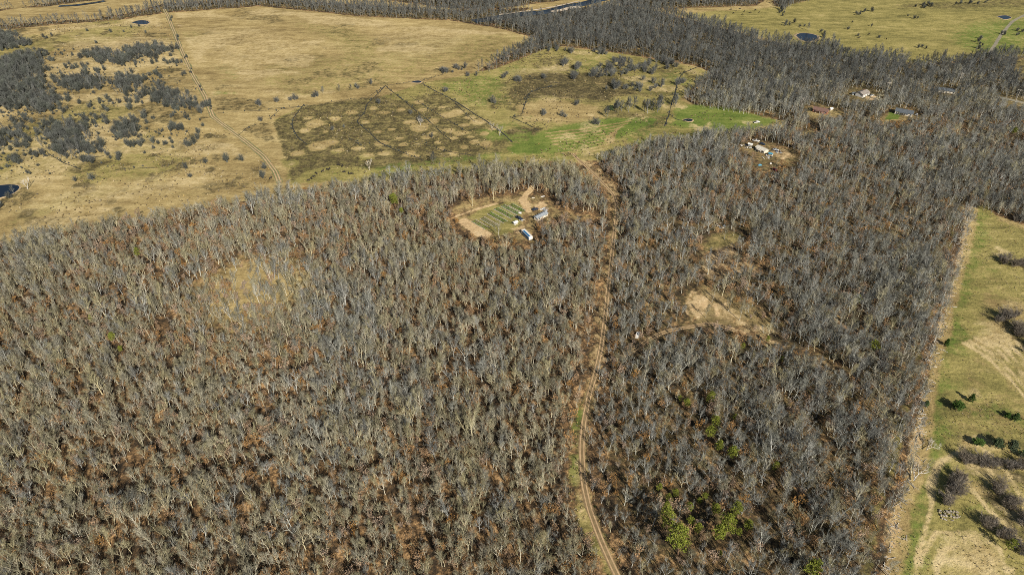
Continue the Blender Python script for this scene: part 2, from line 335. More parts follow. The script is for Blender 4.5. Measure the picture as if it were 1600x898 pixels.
for (x, y) in [(477, 204), (494, 194), (524, 186), (551, 176), (480, 185), (571, 191), (583, 170), (600, 176), (612, 202), (642, 191), (677, 190), (655, 200), (676, 208), (710, 216),
               (725, 196), (757, 209), (516, 222), (464, 240), (454, 256), (529, 236), (590, 206), (702, 204), (735, 214), (625, 216), (600, 240), (655, 225), (690, 232), (660, 172), (700, 180), (640, 240), (760, 225), (748, 190), (668, 214), (684, 222), (720, 208), (742, 222), (630, 226), (650, 244), (596, 224), (560, 232), (574, 244), (498, 228), (508, 206), (690, 168), (715, 176), (735, 184), (655, 160), (626, 172), (770, 200), (708, 240), (725, 230), (835, 130), (862, 142), (890, 120), (915, 140), (940, 130), (960, 148), (880, 152)]:
    c = at(x, y); s = .45+1.0*float(_hash(np.int64(x), np.int64(y), 5)); s2 = .6+.8*float(_hash(np.int64(x), np.int64(y), 9)); d = 1-np.hypot((GX-c.x)/(4.6*s), (GY-c.y)/(4.2*s*s2))+warp*.12
    for k in ('dark', 'green', 'olive'): erase(k, d, .5, .05)
    paint('pale', d-.15, .42, .7)
P('straw', [(455, 284), (470, 270), (520, 262), (560, 264), (572, 270), (540, 286), (500, 292)], 1, 4)
dd = sdist(GX, GY, W2([(462, 284), (480, 268), (520, 260), (560, 263), (570, 270), (540, 286), (500, 292)]))
erase('dark', dd, 6); COV['green'] = np.maximum(COV['green'], np.clip(dd/8, 0, 1)*np.clip((mf-.5)*5, 0, .7))
# top right pasture and top strips
P('olive', [(1050, 22), (1200, 12), (1300, -8), (1700, -8), (1700, 90), (1540, 90), (1440, 100), (1330, 92), (1240, 72), (1130, 44)], .8, 14)
P('green', [(1490, 40), (1570, 25), (1640, 30), (1620, 80), (1540, 88), (1480, 70)], .6, 40)
P('dark', [(1400, 5), (1600, -5), (1640, 12), (1500, 18), (1380, 14)], .5, 30)
P('straw', [(0, 32), (40, 22), (100, 14), (150, 11), (100, 26), (40, 36), (0, 38)], 1, 6)
# right-hand field: tan and olive with a green verge beside the wood
dr = sdist(GX, GY, FIELD_R)
COV['olive'] = np.maximum(COV['olive'], np.clip((mf-.22)*3.2, 0, .85)*np.clip(dr/10, 0, 1))
Lp('green', VERGE_R, 7.5, .52, 11, 2.2); Lp('olive', VERGE_R, 12, .9, 8, 1.5)
COV['pale'] = np.maximum(COV['pale'], np.clip((fbm(GX, GY, 24, 87, 4)-.50)*4, 0, .5)*np.clip(dr/12-.6, 0, 1))
for q in ([(1455, 800), (1450, 760), (1470, 720), (1500, 705)], [(1445, 860), (1462, 830), (1520, 828), (1560, 850), (1575, 900)], [(1462, 898), (1470, 860), (1510, 848), (1535, 870), (1540, 910)], [(1520, 690), (1560, 720), (1600, 780)], [(1500, 740), (1540, 790), (1600, 850)], [(1430, 900), (1440, 850), (1456, 790), (1462, 740)]): Lp('pale', q, .9, .8, 2.2, .5)
P('olive', [(1535, 335), (1600, 355), (1700, 400), (1700, 500), (1560, 470), (1520, 440)], .72, 20)
P('green', [(1530, 340), (1560, 350), (1575, 400), (1540, 470), (1515, 440)], .42, 25)
P('dark', [(1480, 660), (1500, 650), (1560, 690), (1590, 715), (1540, 720), (1490, 700)], .35, 10)
for a in range(6):   # mown windrows
    Lp('pale', [(1508+a*9, 536-a*3), (1540+a*9, 556-a*5), (1578+a*8, 592-a*6), (1625, 645-a*14)], 1.0, .85, 1.6, .3)
for a in range(6):
    d = 1.1-ldist(GX, GY, W2([(1506+a*9, 538-a*3), (1540+a*9, 556-a*4), (1580+a*7, 590-a*5), (1625, 640-a*14)]))+warp*.2
    for k in ('green', 'olive', 'dark'): erase(k, d, 1.4, .0)
# litter strip along the wood's right edge, corridor verge, clearings
Lp('dirt', EDGE_R, 1.6, .55, 4, .9)
d = 4.5-ldist(GX, GY, W2(EDGE_R))+warp*.4
for k in ('green', 'olive'): erase(k, d, 3)
erase('straw', sdist(GX, GY, CORRIDOR)+2.5, 2, .36); paint('dirt', sdist(GX, GY, CORRIDOR)-1+warp*.4, .36, 6)
P('olive', [(886, 742), (905, 690), (912, 760), (925, 800), (960, 880), (985, 960), (960, 960), (935, 880), (905, 825), (890, 790)], .7, 6)
P('green', [(890, 660), (918, 600), (914, 660), (908, 720), (905, 790), (890, 760)], .55, 7)
paint('straw', 2.5-ldist(GX, GY, trackW), .6, 3)
c0, c1, c2 = CLEARINGS[0], CLEARINGS[1], CLEARINGS[2]
for i, c in enumerate(CLEARINGS):
    paint('straw', sdist(GX, GY, c)+warp*.3, [.5, .55, .6, .5, .9, .85, .8, .6, .9, .8, .8, .6][i], 8)
paint('olive', sdist(GX, GY, c1)-1, .6, 8)
P('olive', [(728, 338), (760, 322), (790, 314), (820, 320), (818, 345), (800, 364), (780, 366)], .8, 5)
P('dirt', [(714, 346), (726, 340), (768, 366), (762, 374), (744, 368)], .95, 2.5, .4)
Lp('dirt', [(712, 338), (740, 328), (776, 318)], 1.2, .9, 2, .2); Lp('dirt', [(832, 292), (822, 304), (816, 314), (826, 330)], 2.2, 1, 2, .2)
P('dirt', [(812, 310), (828, 314), (832, 332), (824, 332)], .9, 3); P('dirt', [(832, 326), (846, 313), (856, 320), (848, 330)], 1, 2.5, .3)
P('dirt', [(800, 358), (818, 352), (822, 360), (806, 366)], .6, 4)
P('green', [(760, 334), (790, 318), (816, 320), (810, 340), (800, 352)], .4, 4)
P('dirt', [(1070, 470), (1095, 448), (1110, 470), (1104, 500), (1080, 506)], .55, 6)
for a in range(3): Lp('dirt', [(1074+a*8, 500), (1072+a*9, 475), (1082+a*8, 455+a*5), (1096+a*9, 462+a*6), (1104+a*9, 480+a*6)], .5, .9, 1.2, .15)
Lp('dirt', path2W, 1.3, .5, 2.5); paint('dirt', 1.6-ldist(GX, GY, spurW)+warp*.2, .7, 2)
P('dirt', [(1196, 236), (1224, 232), (1240, 244), (1222, 250)], .5, 5); P('dirt', [(1352, 152), (1370, 150), (1372, 157), (1356, 158)], .8, 4)
P('green', [(1382, 184), (1392, 176), (1404, 180), (1402, 186), (1388, 188)], .9, 4)
P('straw', [(1378, 90), (1388, 97), (1410, 100), (1400, 104)], .6, 3); P('olive', [(1590, 95), (1640, 90), (1640, 120), (1592, 115)], .9, 6)
COV['dark'] = np.maximum(COV['dark'], np.clip(wood/6, 0, 1)*np.maximum(np.clip((GY-480)/150, 0, .62), .46*(sdist(GX, GY, WOOD_RIGHT) > 2)))  # wood floor less orange; far and right parts darkened to imitate tree shade
blob('straw', 396, 450, 34, 38, .75, 1.1); P('dirt', [(1080, 395), (1112, 378), (1160, 366), (1180, 410), (1150, 440), (1105, 440)], .46, 18, 2); P('straw', [(1085, 430), (1120, 450), (1190, 480), (1240, 508), (1190, 530), (1150, 505), (1100, 470)], .62, 12); P('dirt', [(1085, 440), (1130, 462), (1190, 500), (1240, 520), (1180, 525), (1120, 500)], .44, 14, 2)  # first blob paints the bright antisolar spot; the rest is clearing soil
DITCHES = [
    ([(475, 163), (468, 172), (458, 185), (457, 200), (465, 215), (480, 226)], 1.3, 'dark ditch curving past tan rings near the pasture corner'),
    ([(602, 134), (592, 145), (585, 152), (572, 165), (570, 175), (557, 190), (575, 205), (592, 222), (620, 235), (660, 250)], 1.5, 'long winding ditch from the hay field edge down the dark pasture'),
    ([(602, 134), (615, 145), (640, 165), (665, 185), (685, 203), (705, 220)], 1.2, 'straight dark ditch branching right from the winding ditch'),
    ([(655, 128), (700, 152), (750, 183), (790, 212), (800, 222)], 1.9, 'straight dark ditch beside the fence from the small pond'),
    ([(420, 170), (475, 166)], 1.0, 'short dark ditch at the top corner of dark pasture'),
    ([(420, 186), (437, 172)], 1.1, 'tiny dark ditch at the field boundary corner'),
    ([(800, 184), (815, 180), (822, 158), (826, 146), (845, 138), (870, 134)], 1.6, 'dark stream bending up through the olive pasture'),
    ([(800, 184), (825, 195), (842, 204)], 1.6, 'dark stream arm running to the green wet ground'),
    ([(1092, 104), (1066, 115), (1058, 128), (1055, 145), (1050, 160), (1045, 180), (1038, 197)], 1.9, 'dark creek along the right side of the middle pasture'),
    ([(1049, 182), (1060, 188), (1078, 189)], 1.6, 'short creek arm into the dark round pool'),
    ([(1055, 147), (1040, 151), (1030, 155)], 1.0, 'short faint ditch left of the creek bend'),
    ([(645, 222), (680, 230), (692, 236), (740, 243)], 1.2, 'wavy dark ditch near the edge of the wood'),
    ([(590, 222), (565, 228), (545, 215)], .8, 'faint cross ditch in the dark pasture'),
    ([(75, 240), (100, 255), (128, 265)], 1.1, 'dark gully below the scrub thicket'),
    ([(180, 266), (215, 263), (262, 261)], .9, 'thin broken dark gully in the tan pasture'),
    ([(112, 248), (135, 247), (162, 244)], 1.6, 'thick dark gully under the dense scrub thicket'),
    ([(338, 177), (380, 174), (432, 172)], .9, 'thin dark fence line between the two tan paddocks'),
    ([(438, 171), (520, 159), (575, 152), (602, 134), (655, 127), (700, 114)], .9, 'thin dark boundary line under the big hay field'),
    ([(700, 152), (712, 163), (742, 190)], .8, 'faint dark drain right of the straight ditch'), ([(640, 150), (690, 182), (730, 206)], .8, 'faint dark drain between two straight ditches'),
    ([(820, 118), (850, 128), (890, 131)], 1.0, 'dark drain across the upper middle pasture'), ([(372, 212), (385, 200), (402, 194)], 1.2, 'dark curved drain on the small paddock'), ]
for pts, wd, lab in DITCHES: Lp('dark', pts, wd*1.0, .5, 4.5, 1.0)
P('dark', [(785, 140), (830, 112), (930, 112), (985, 128), (1000, 150), (930, 160), (850, 150), (800, 172)], .72, 18, 2.5); P('dark', [(760, 130), (800, 110), (840, 105), (830, 125), (790, 150)], .5, 20, 2)
P('olive', [(440, 250), (520, 235), (640, 250), (780, 235), (800, 245), (640, 275), (456, 288)], .9, 10); P('green', [(560, 262), (640, 250), (760, 236), (800, 236), (790, 246), (650, 268), (580, 275)], .45, 8, 2)
dk = sdist(GX, GY, W2([(785, 140), (830, 112), (930, 112), (985, 128), (1000, 150), (930, 160), (850, 150), (800, 172)])); erase('pale', dk, 10, .5); erase('green', dk, 10, .6)
COV['olive'] = np.maximum(COV['olive'], np.clip(dr/10, 0, 1)*.62*(fbm(GX, GY, 20, 97, 3) > .44)); COV['olive'] = np.maximum(COV['olive'], np.clip(dr/10, 0, 1)*.4)
for q in ([(1470, 700), (1500, 650), (1560, 640), (1600, 660)], [(1450, 880), (1500, 800), (1540, 790)], [(1530, 380), (1560, 430), (1600, 450)], [(1500, 600), (1530, 640), (1545, 690)]): Lp('green', q, 3.5, .38, 9, 2.2)
for q in ([(1520, 730), (1560, 740), (1610, 750)], [(1540, 770), (1580, 815), (1612, 850)], [(1535, 490), (1580, 520), (1615, 560)]): Lp('dark', q, 3.0, .6, 5, 1.2)
d_ = 1.2-ldist(GX, GY, W2([(1506, 535), (1540, 556), (1578, 592), (1625, 645)]))
nx, ny = len(xs), len(ys)
V = np.stack([GX, GY, GZ], -1).reshape(-1, 3)
I = np.arange(nx*ny).reshape(ny, nx)
Q = np.stack([I[:-1, :-1], I[:-1, 1:], I[1:, 1:], I[1:, :-1]], -1).reshape(-1, 4)
gm = bpy.data.meshes.new('ground')
gm.vertices.add(len(V)); gm.vertices.foreach_set('co', V.ravel())
gm.loops.add(Q.size); gm.loops.foreach_set('vertex_index', Q.ravel().astype(np.int32))
gm.polygons.add(len(Q)); gm.polygons.foreach_set('loop_start', np.arange(0, Q.size, 4, dtype=np.int32))
gm.update(); gm.validate()
gm.polygons.foreach_set('use_smooth', np.ones(len(Q), bool))
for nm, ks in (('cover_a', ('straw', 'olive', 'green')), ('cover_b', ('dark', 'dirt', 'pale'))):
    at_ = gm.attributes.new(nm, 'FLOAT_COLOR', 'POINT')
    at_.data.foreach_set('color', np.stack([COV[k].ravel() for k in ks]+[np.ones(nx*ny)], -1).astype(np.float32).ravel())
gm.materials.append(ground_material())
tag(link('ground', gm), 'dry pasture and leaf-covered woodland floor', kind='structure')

# ------------------------------------------------------------------ strips: tracks, ditches; sheets of water
def resample(pts, step):
    out = []
    for i in range(len(pts)-1):
        a, b = np.array(pts[i]), np.array(pts[i+1]); n = max(1, int(np.hypot(*(b-a))/step))
        for k in range(n): out.append(a+(b-a)*k/n)
    out.append(np.array(pts[-1])); out = np.array(out)
    for _ in range(3): out[1:-1] = (out[:-2]+2*out[1:-1]+out[2:])/4
    return out
def strip(name, ptsW, width, lift, mat, offset=0.0, parent=None, step=2.0, ragged=.0, seed=1):
    p = resample(ptsW, step); t = np.gradient(p, axis=0); t /= np.linalg.norm(t, axis=1)[:, None]+1e-9
    n = np.stack([-t[:, 1], t[:, 0]], -1); rg = np.random.default_rng(seed); v, f = [], []
    for i, (q, m) in enumerate(zip(p, n)):
        wl, wr = (width/2*(1+ragged*2.2*(float(fbm(np.array(i*step+seed*91.), np.array(q_), 7, 40+seed, 2))-.5)) for q_ in (3.3, 77.7))
        for s in (-wl, (wr-wl)*.25, wr):
            c = q+m*(s+offset); v.append((c[0], c[1], float(H(*c))+lift))
        if i: b = 3*i; f += [(b-3, b-2, b+1, b), (b-2, b-1, b+2, b+1)]
    return link(name, mesh(name, v, f, mat, smooth=True), parent)
M['rut'] = simple('bare_track_soil', (.50, .35, .195), (.33, .225, .12), .5)
M['trackbase'] = simple('track_crown_grass', (.26, .19, .095), (.16, .11, .055), .6)
M['ditch'] = simple('wet_ditch', (.028, .03, .026), (.05, .045, .03), .4, rough=.5)
M['asphalt'] = simple('pale_road', (.27, .24, .17), (.19, .17, .12), .3)
M['greenline'] = simple('verge_grass', (.14, .15, .055), (.22, .19, .09), .15)
def track(name, label, pts, wbase, base_mat, rut_w, gap):
    o = tag(strip(name, pts, wbase, .04, base_mat, ragged=.35), label, kind='structure')
    for s in (-1, 1): strip('wheel_rut', pts, rut_w, .075, M['rut'], offset=s*gap/2, parent=o, ragged=.3, seed=5+s)
    return o
track('dirt_track', 'two-rut dirt track running up the cleared strip through the wood', trackW, 2.7, M['trackbase'], .55, 1.55)
track('spur_track', 'curved two-rut spur track off the main track to the tan clearing', spurW, 2.2, M['trackbase'], .42, 1.4)
FARM_TRACK = W2([(256, 14), (262, 25), (272, 50), (285, 82), (300, 115), (320, 150), (332, 182), (350, 196), (385, 222), (412, 244), (430, 268), (437, 286)])
track('farm_track', 'pale farm track along the fence line between the tan pastures', FARM_TRACK, 4.4, M['greenline'], .9, 1.9)
road = tag(strip('gravel_road', W2([(1660, -10), (1605, 22), (1582, 34), (1566, 52), (1556, 68), (1546, 84)]), 3.4, .05, M['asphalt'], ragged=.15), 'pale gravel road crossing the green pasture', kind='structure')
tag(strip('gravel_lane', W2([(1560, 152), (1600, 161), (1660, 178)]), 5, .05, M['asphalt'], ragged=.15), 'pale lane beside the utility pole at the right edge', kind='structure')
for i, (pts, wd, lab) in enumerate(DITCHES):
    if lab: tag(strip('ditch', W2(pts), wd*.55, .04, M['ditch'], ragged=.95, seed=i, step=1.5), lab, kind='structure')
mw, N_, L_, P_ = newmat('pond_water')
P_.inputs['Base Color'].default_value = (.005, .009, .015, 1); P_.inputs['Specular IOR Level'].default_value = .3; P_.inputs['Roughness'].default_value = .2
no_ = N_.new('ShaderNodeTexNoise'); no_.inputs['Scale'].default_value = 1.5; b_ = N_.new('ShaderNodeBump'); b_.inputs['Strength'].default_value = .15
L_.new(no_.outputs[0], b_.inputs['Height']); L_.new(b_.outputs[0], P_.inputs['Normal']); M['water'] = mw
M['mud'] = simple('pond_bank', (.40, .30, .17), (.24, .18, .1), .3)
def pond(pts, label, bank=2.0, name='pond'):
    p = W2(pts); c = p.mean(0); q = resample(np.vstack([p, p[:1]]), 2.5)[:-1]; z = min(float(H(*a)) for a in q)+.25
    z = max(z, max(float(H(*a)) for a in q)+.05)
    v = [(c[0], c[1], z)]+[(a[0], a[1], z) for a in q]; n = len(q)
    o = tag(link(name, mesh(name, v, [(0, 1+i, 1+(i+1) % n) for i in range(n)], M['water'])), label, kind='structure')
    v, f = [], []
    for a in q:
        d = (a-c)/np.linalg.norm(a-c)
        for k, (s, zz) in enumerate(((-.1, z-.05), (.35*bank, z+.16), (bank, None))):
            b = a+d*s; v.append((b[0], b[1], float(H(*b))-.1 if zz is None else zz))
    for i in range(n):
        j = (i+1) % n
        for k in (0, 1): f.append((3*i+k, 3*i+k+1, 3*j+k+1, 3*j+k))
    link('bank', mesh('bank', v, f, M['mud'], smooth=True), o)
pond([(206, 36), (212, 33), (221, 31.5), (231, 33), (234, 37), (226, 39.5), (215, 38)], 'blue pond in the tan pasture at top left')
pond([(277, 40), (281, 38.8), (286, 39.5), (285, 41), (279, 41.2)], 'tiny blue pond beside the farm track', 1.2)
pond([(1244, 56), (1247, 53), (1262, 53), (1277, 56), (1276, 62), (1262, 66), (1250, 62)], 'blue pond with pale bank at the edge of the olive pasture', 3.5)
pond([(-30, 296), (0, 290), (18, 288), (34, 290), (28, 298), (18, 305), (0, 310), (-30, 316)], 'dark blue pond at the left picture edge below scrub', 1.5)
pond([(642, 129), (648, 126), (655, 125), (661, 128), (656, 131), (648, 129.5)], 'small blue pond at the hay field corner', 1.5)
pond([(1067, 187.5), (1075, 184.5), (1085, 187), (1082, 191), (1072, 191)], 'dark round pool in the bright green meadow', 1.2)
pond([(1558, 26), (1572, 24), (1582, 28), (1570, 32)], 'small dark pond beside the gravel road', 1.5)
RIVER_GAP = W2([(790, 27), (850, 20), (900, 8), (935, -6), (975, -14), (972, 8), (925, 18), (880, 27), (850, 31), (800, 34)])
riv = W2([(740, 34), (800, 25), (850, 20), (885, 12), (915, 6), (945, -2), (985, -14)])
tag(strip('river', riv, 17, .35, M['water'], ragged=.1), 'dark blue river glimpsed between woods at the top', kind='structure')
M['sand'] = simple('river_sand', (.52, .44, .33), (.40, .32, .23), .1)
tag(strip('sandbar', W2([(862, 20), (878, 17), (893, 13.5), (906, 12)]), 9, .8, M['sand'], ragged=.3), 'pale sandbar on the river bank', kind='structure')
tag(strip('sandbank', W2([(780, 24), (830, 17.5), (870, 11), (905, 3)]), 3, .6, M['sand'], ragged=.5), 'pale sand bank on the far side of the river', kind='structure')
tag(strip('river_reach', W2([(92, 10.5), (120, 9), (150, 5), (165, 2)]), 8, .4, M['water'], ragged=.2), 'dark river reach among the woods at top left', kind='structure')

# ------------------------------------------------------------------ tree shapes
class B:
    def __init__(s): s.v, s.f = [], []
    def tube(s, pts, rad, n=3):
        b0 = len(s.v); k = len(pts)
        for i in range(k):
            t = pts[min(i+1, k-1)]-pts[max(i-1, 0)]; t = t/(np.linalg.norm(t)+1e-9)
            ref = np.array((1., 0, 0)) if abs(t[0]) < .8 else np.array((0, 1., 0))
            u = np.cross(t, ref); u /= np.linalg.norm(u); w_ = np.cross(t, u)
            for a in range(n):
                an = 2*math.pi*a/n; s.v.append(pts[i]+(u*math.cos(an)+w_*math.sin(an))*rad[i])
        for i in range(k-1):
            for a in range(n):
                s.f.append((b0+i*n+a, b0+i*n+(a+1) % n, b0+(i+1)*n+(a+1) % n, b0+(i+1)*n+a))
        s.f.append(tuple(b0+(k-1)*n+a for a in range(n)))
    def quad(s, c, u, w_):
        b = len(s.v); s.v += [c-u-w_, c+u-w_, c+u+w_, c-u+w_]; s.f.append((b, b+1, b+2, b+3))
def unit(v): return v/(np.linalg.norm(v)+1e-9)
UP = np.array((0, 0, 1.))
def walk(rg, p, d, L, k, curve, wob):
    pts = [p]; d = unit(d)
    for _ in range(k): d = unit(d+UP*curve+rg.normal(0, wob, 3)); p = p+d*L/k; pts.append(p)
    return pts
def along(pts, t):
    k = (len(pts)-1)*t; i = min(int(k), len(pts)-2); f = k-i; return pts[i]*(1-f)+pts[i+1]*f, unit(pts[i+1]-pts[i])
def side(rg, d, ang, az=None):
    ref = np.array((1., 0, 0)) if abs(d[0]) < .8 else np.array((0, 1., 0))
    u = unit(np.cross(d, ref)); v = np.cross(d, u); a = rg.uniform(0, 2*math.pi) if az is None else az
    return unit(d*math.cos(ang)+(u*math.cos(a)+v*math.sin(a))*math.sin(ang))
def bare_tree(seed, Ht=14, clear=.4, spread=45, reach=.33, limbs=10, fork=0, lean=0, r0=.2, twigs=(5, 4, 1), tw=1.12, curve=.22):
    rg = np.random.default_rng(seed); T, Cn = B(), B()
    az0 = rg.uniform(0, 6.28); d0 = unit(np.array((math.cos(az0)*math.sin(R(lean)), math.sin(az0)*math.sin(R(lean)), math.cos(R(lean)))))
    leaders = []
    if fork:
        base = walk(rg, np.zeros(3)-UP*.3, d0, Ht*clear*.7, 3, .03, .05); T.tube(base, np.linspace(r0*1.25, r0*.95, 4), 6)
        for i in range(fork):
            l = walk(rg, base[-1], side(rg, UP, R(rg.uniform(14, 26)), az0+i*6.28/fork), Ht*(1-clear*.7)*rg.uniform(.85, .97), 6, .05, .09)
            T.tube(l, np.linspace(r0*.8, .035, 7), 5); leaders.append((l, .22, limbs*1.25/fork))
    else:
        l = walk(rg, np.zeros(3)-UP*.3, d0, Ht*.93, 8, .02, .055); T.tube(l, np.linspace(r0*1.2, .04, 9)*np.array([1.25]+[1]*8), 6); leaders.append((l, clear, limbs))
    for l, c0, nl in leaders:
        a = rg.uniform(0, 6.28); nl = max(3, int(nl))
        for i in range(nl):
            t = c0+(1-c0)*(i+rg.uniform(0, .8))/nl; t = min(t, .985)
            p, d = along(l, t); a += 2.4+rg.normal(0, .35); h = (t-c0)/(1-c0)
            LL = Ht*reach*(1.08-.62*h)*rg.uniform(.75, 1.2)
            lp = walk(rg, p, side(rg, d, R(spread*(1-.35*h)*rg.uniform(.8, 1.2)), a), LL, 4, curve, .13)
            rr = max(.055, r0*.50*(1-.5*h)); T.tube(lp, np.linspace(rr, rr*.28, 5), 4)
            for j in range(twigs[0]):
                tb = .25+.73*(j+rg.uniform(0, .9))/twigs[0]; p2, d2 = along(lp, tb)
                bp = walk(rg, p2, side(rg, d2, R(rg.uniform(20, 42))), LL*(.52-.22*tb)*rg.uniform(.7, 1.25), 3, curve*.9, .16)
                Cn.tube(bp, np.linspace(.052, .026, 4)*tw, 3)
                for k in range(twigs[1]):
                    p3, d3 = along(bp, .15+.83*(k+rg.uniform(0, .9))/twigs[1])
                    tl = rg.uniform(.9, 1.8)*Ht/14
                    wp = walk(rg, p3, side(rg, d3, R(rg.uniform(14, 38))), tl, 2, .14, .10); Cn.tube(wp, np.array((.025, .019, .010))*tw, 3)
                    for _ in range(twigs[2]):
                        p4, d4 = along(wp, rg.uniform(.2, .95)); e = p4+side(rg, d4, R(rg.uniform(14, 38)))*rg.uniform(.5, 1.1)
                        Cn.tube([p4, e], np.array((.016, .008))*tw, 3)
    return T, Cn
def two(T, Cn, name, m1, m2, joined=True):
    tm, cm = mesh(name+'_trunk', T.v, T.f, m1), mesh(name+'_crown', Cn.v, Cn.f, m2)
    if not joined: return tm, cm, None
    n = len(T.v); f2 = [tuple(i+n for i in f) for f in Cn.f]
    jm = mesh(name, T.v+Cn.v, T.f+f2, [m1, m2], [0]*len(T.f)+[1]*len(f2)); return tm, cm, jm
FORMS = [('broad-crowned', dict(Ht=13.5, clear=.22, spread=56, reach=.40, limbs=11, r0=.24)),
         ('tall straight', dict(Ht=16.5, clear=.32, spread=40, reach=.27, limbs=12, r0=.21)),
         ('forked', dict(Ht=14.5, clear=.34, spread=46, reach=.27, limbs=11, fork=2, r0=.22)),
         ('slender', dict(Ht=14, clear=.30, spread=36, reach=.24, limbs=9, r0=.15)),
         ('narrow feathery', dict(Ht=15, clear=.24, spread=30, reach=.26, limbs=13, r0=.17)),
         ('leaning', dict(Ht=14, clear=.28, spread=48, reach=.32, limbs=10, lean=11, r0=.19)),
         ('triple-stemmed', dict(Ht=13.5, clear=.24, spread=44, reach=.26, limbs=13, fork=3, r0=.2)),
         ('open-limbed', dict(Ht=15, clear=.26, spread=60, reach=.36, limbs=8, r0=.21, twigs=(5, 4, 1)))]
NEAR = []
for i, (nm, kw) in enumerate(FORMS):
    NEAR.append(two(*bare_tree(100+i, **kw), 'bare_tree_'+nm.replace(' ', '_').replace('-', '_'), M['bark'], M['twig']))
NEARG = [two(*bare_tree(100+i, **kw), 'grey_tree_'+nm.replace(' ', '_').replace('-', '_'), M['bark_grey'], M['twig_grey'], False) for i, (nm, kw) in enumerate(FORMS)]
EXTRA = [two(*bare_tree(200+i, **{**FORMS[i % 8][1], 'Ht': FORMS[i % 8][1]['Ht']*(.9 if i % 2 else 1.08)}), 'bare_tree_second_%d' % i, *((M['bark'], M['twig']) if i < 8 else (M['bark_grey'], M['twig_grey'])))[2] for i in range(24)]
FAR = [two(*bare_tree(300+i, **{**FORMS[i][1], 'twigs': (5, 4, 1), 'tw': 1.3}), 'far_tree_%d' % i, M['bark_far'], M['twig_far'])[2] for i in range(8)]
def sapling(seed, Ht, leafy):
    rg = np.random.default_rng(seed); T, L2 = B(), B()
    for s in range(2 if leafy else 1):
        l = walk(rg, np.array((rg.normal(0, .3), rg.normal(0, .3), -.2)), UP+rg.normal(0, .12, 3), Ht*rg.uniform(.75, 1), 4, .02, .08); T.tube(l, np.linspace(.06, .015, 5), 4)
        for i in range(13):
            p, d = along(l, rg.uniform(.2, .98)); bp = walk(rg, p, side(rg, d, R(rg.uniform(30, 55))), Ht*rg.uniform(.12, .28), 2, .15, .15); T.tube(bp, (.024, .018, .01), 3)
            for _ in range(6):
                p4, d4 = along(bp, rg.uniform(.2, .98)); e = p4+side(rg, d4, R(rg.uniform(20, 55)))*rg.uniform(.3, .9); T.tube([p4, e], (.012, .007), 3)
                if leafy:
                    for _ in range(2):
                        u = rg.normal(0, 1, 3); u = unit(u)*.10; w_ = unit(np.cross(u, rg.normal(0, 1, 3)))*.13; L2.quad(e+rg.normal(0, .15, 3), u, w_)
    return T, L2
def joined(T, L2, name, m1, m2): return two(T, L2, name, m1, m2)[2]
SAPS = [joined(*sapling(400+i, 4.5+i*.7, i % 2 == 0), 'sapling_%d' % i, M['brush'], M['brownleaf']) for i in range(6)]
def shrub(seed, Ht=3.2, Wd=2.2, stems=16, tw=1.0):
    rg = np.random.default_rng(seed); T, Cn = B(), B()
    for s in range(stems):
        a = rg.uniform(0, 6.28); o = rg.uniform(0, .5)
        d = unit(np.array((math.cos(a)*o*Wd/Ht*1.8, math.sin(a)*o*Wd/Ht*1.8, 1)))
        l = walk(rg, np.array((math.cos(a)*o*.5, math.sin(a)*o*.5, -.15)), d, Ht*rg.uniform(.65, 1.05), 4, .03, .1); T.tube(l, np.linspace(.06, .02, 5)*tw, 4)
        for i in range(8):
            p, dd_ = along(l, rg.uniform(.25, .98)); bp = walk(rg, p, side(rg, dd_, R(rg.uniform(25, 60))), Ht*rg.uniform(.15, .34), 2, .1, .15); Cn.tube(bp, np.array((.03, .024, .014))*tw, 3)
            for _ in range(7):
                p4, d4 = along(bp, rg.uniform(.1, .98)); e = p4+side(rg, d4, R(rg.uniform(20, 60)))*rg.uniform(.3, .8)*Ht/3.2; Cn.tube([p4, e], np.array((.018, .01))*tw, 3)
    return T, Cn
def conifer(seed, Ht, Wd, cone=False, n=1500, leaf=.26):
    """trunk, boughs and many needle sprays gathered in uneven clumps"""
    rg = np.random.default_rng(seed); T, Cn = B(), B()
    l = walk(rg, -UP*.3, UP+rg.normal(0, .03, 3), Ht*.96, 6, .02, .03); T.tube(l, np.linspace(.2, .03, 7)*Ht/12, 6)
    z0 = .06 if cone else .34; clumps = []
    for i in range(26 if cone else 34):
        t = z0+(1-z0)*((i+rg.uniform(0, 1))/(26 if cone else 34)); p, d = along(l, min(t, .99)); h = (t-z0)/(1-z0)
        rad = Wd/2*((1-h)**.8*.95+.08 if cone else (math.sin(math.pi*min(1, .22+.78*h))**.7*.9+.1))*rg.uniform(.6, 1.12)
        bp = walk(rg, p, side(rg, UP, R(78 if not cone else 66), i*2.4), rad, 3, .1, .08); T.tube(bp, np.linspace(.045, .015, 4)*Ht/12, 3)
        for q in (.55, .98): clumps.append((along(bp, q)[0], (.34 if q < .9 else .30)*Wd/4.2*rg.uniform(.75, 1.3)))
    per = n//len(clumps)
    for c, r in clumps:
        for _ in range(per):
            o = rg.normal(0, 1, 3); o = unit(o)*r*1.55*rg.uniform(.3, 1)**.6; o[2] *= .7
            u = unit(o+UP*.4*r+rg.normal(0, .35, 3)*r)*leaf*rg.uniform(.7, 1.3); w_ = unit(np.cross(u, rg.normal(0, 1, 3)))*leaf*.28
            Cn.quad(c+o, u, w_)
    return T, Cn
def brushball(seed, m1, m2, Ht=2.0):  # tangled low brush
    return joined(*shrub(seed, Ht, 3.0, 14), 'brush_%d' % seed, m1, m2)
BRUSH = [brushball(500+i, M['brush'], M['brush'], 1.6+.4*i) for i in range(3)]
SHRUBS = [two(*shrub(520+i, 3.0+.5*i, 2.6, 15, 1.25), 'shrub_%d' % i, M['shrub'], M['shrub']) for i in range(4)]
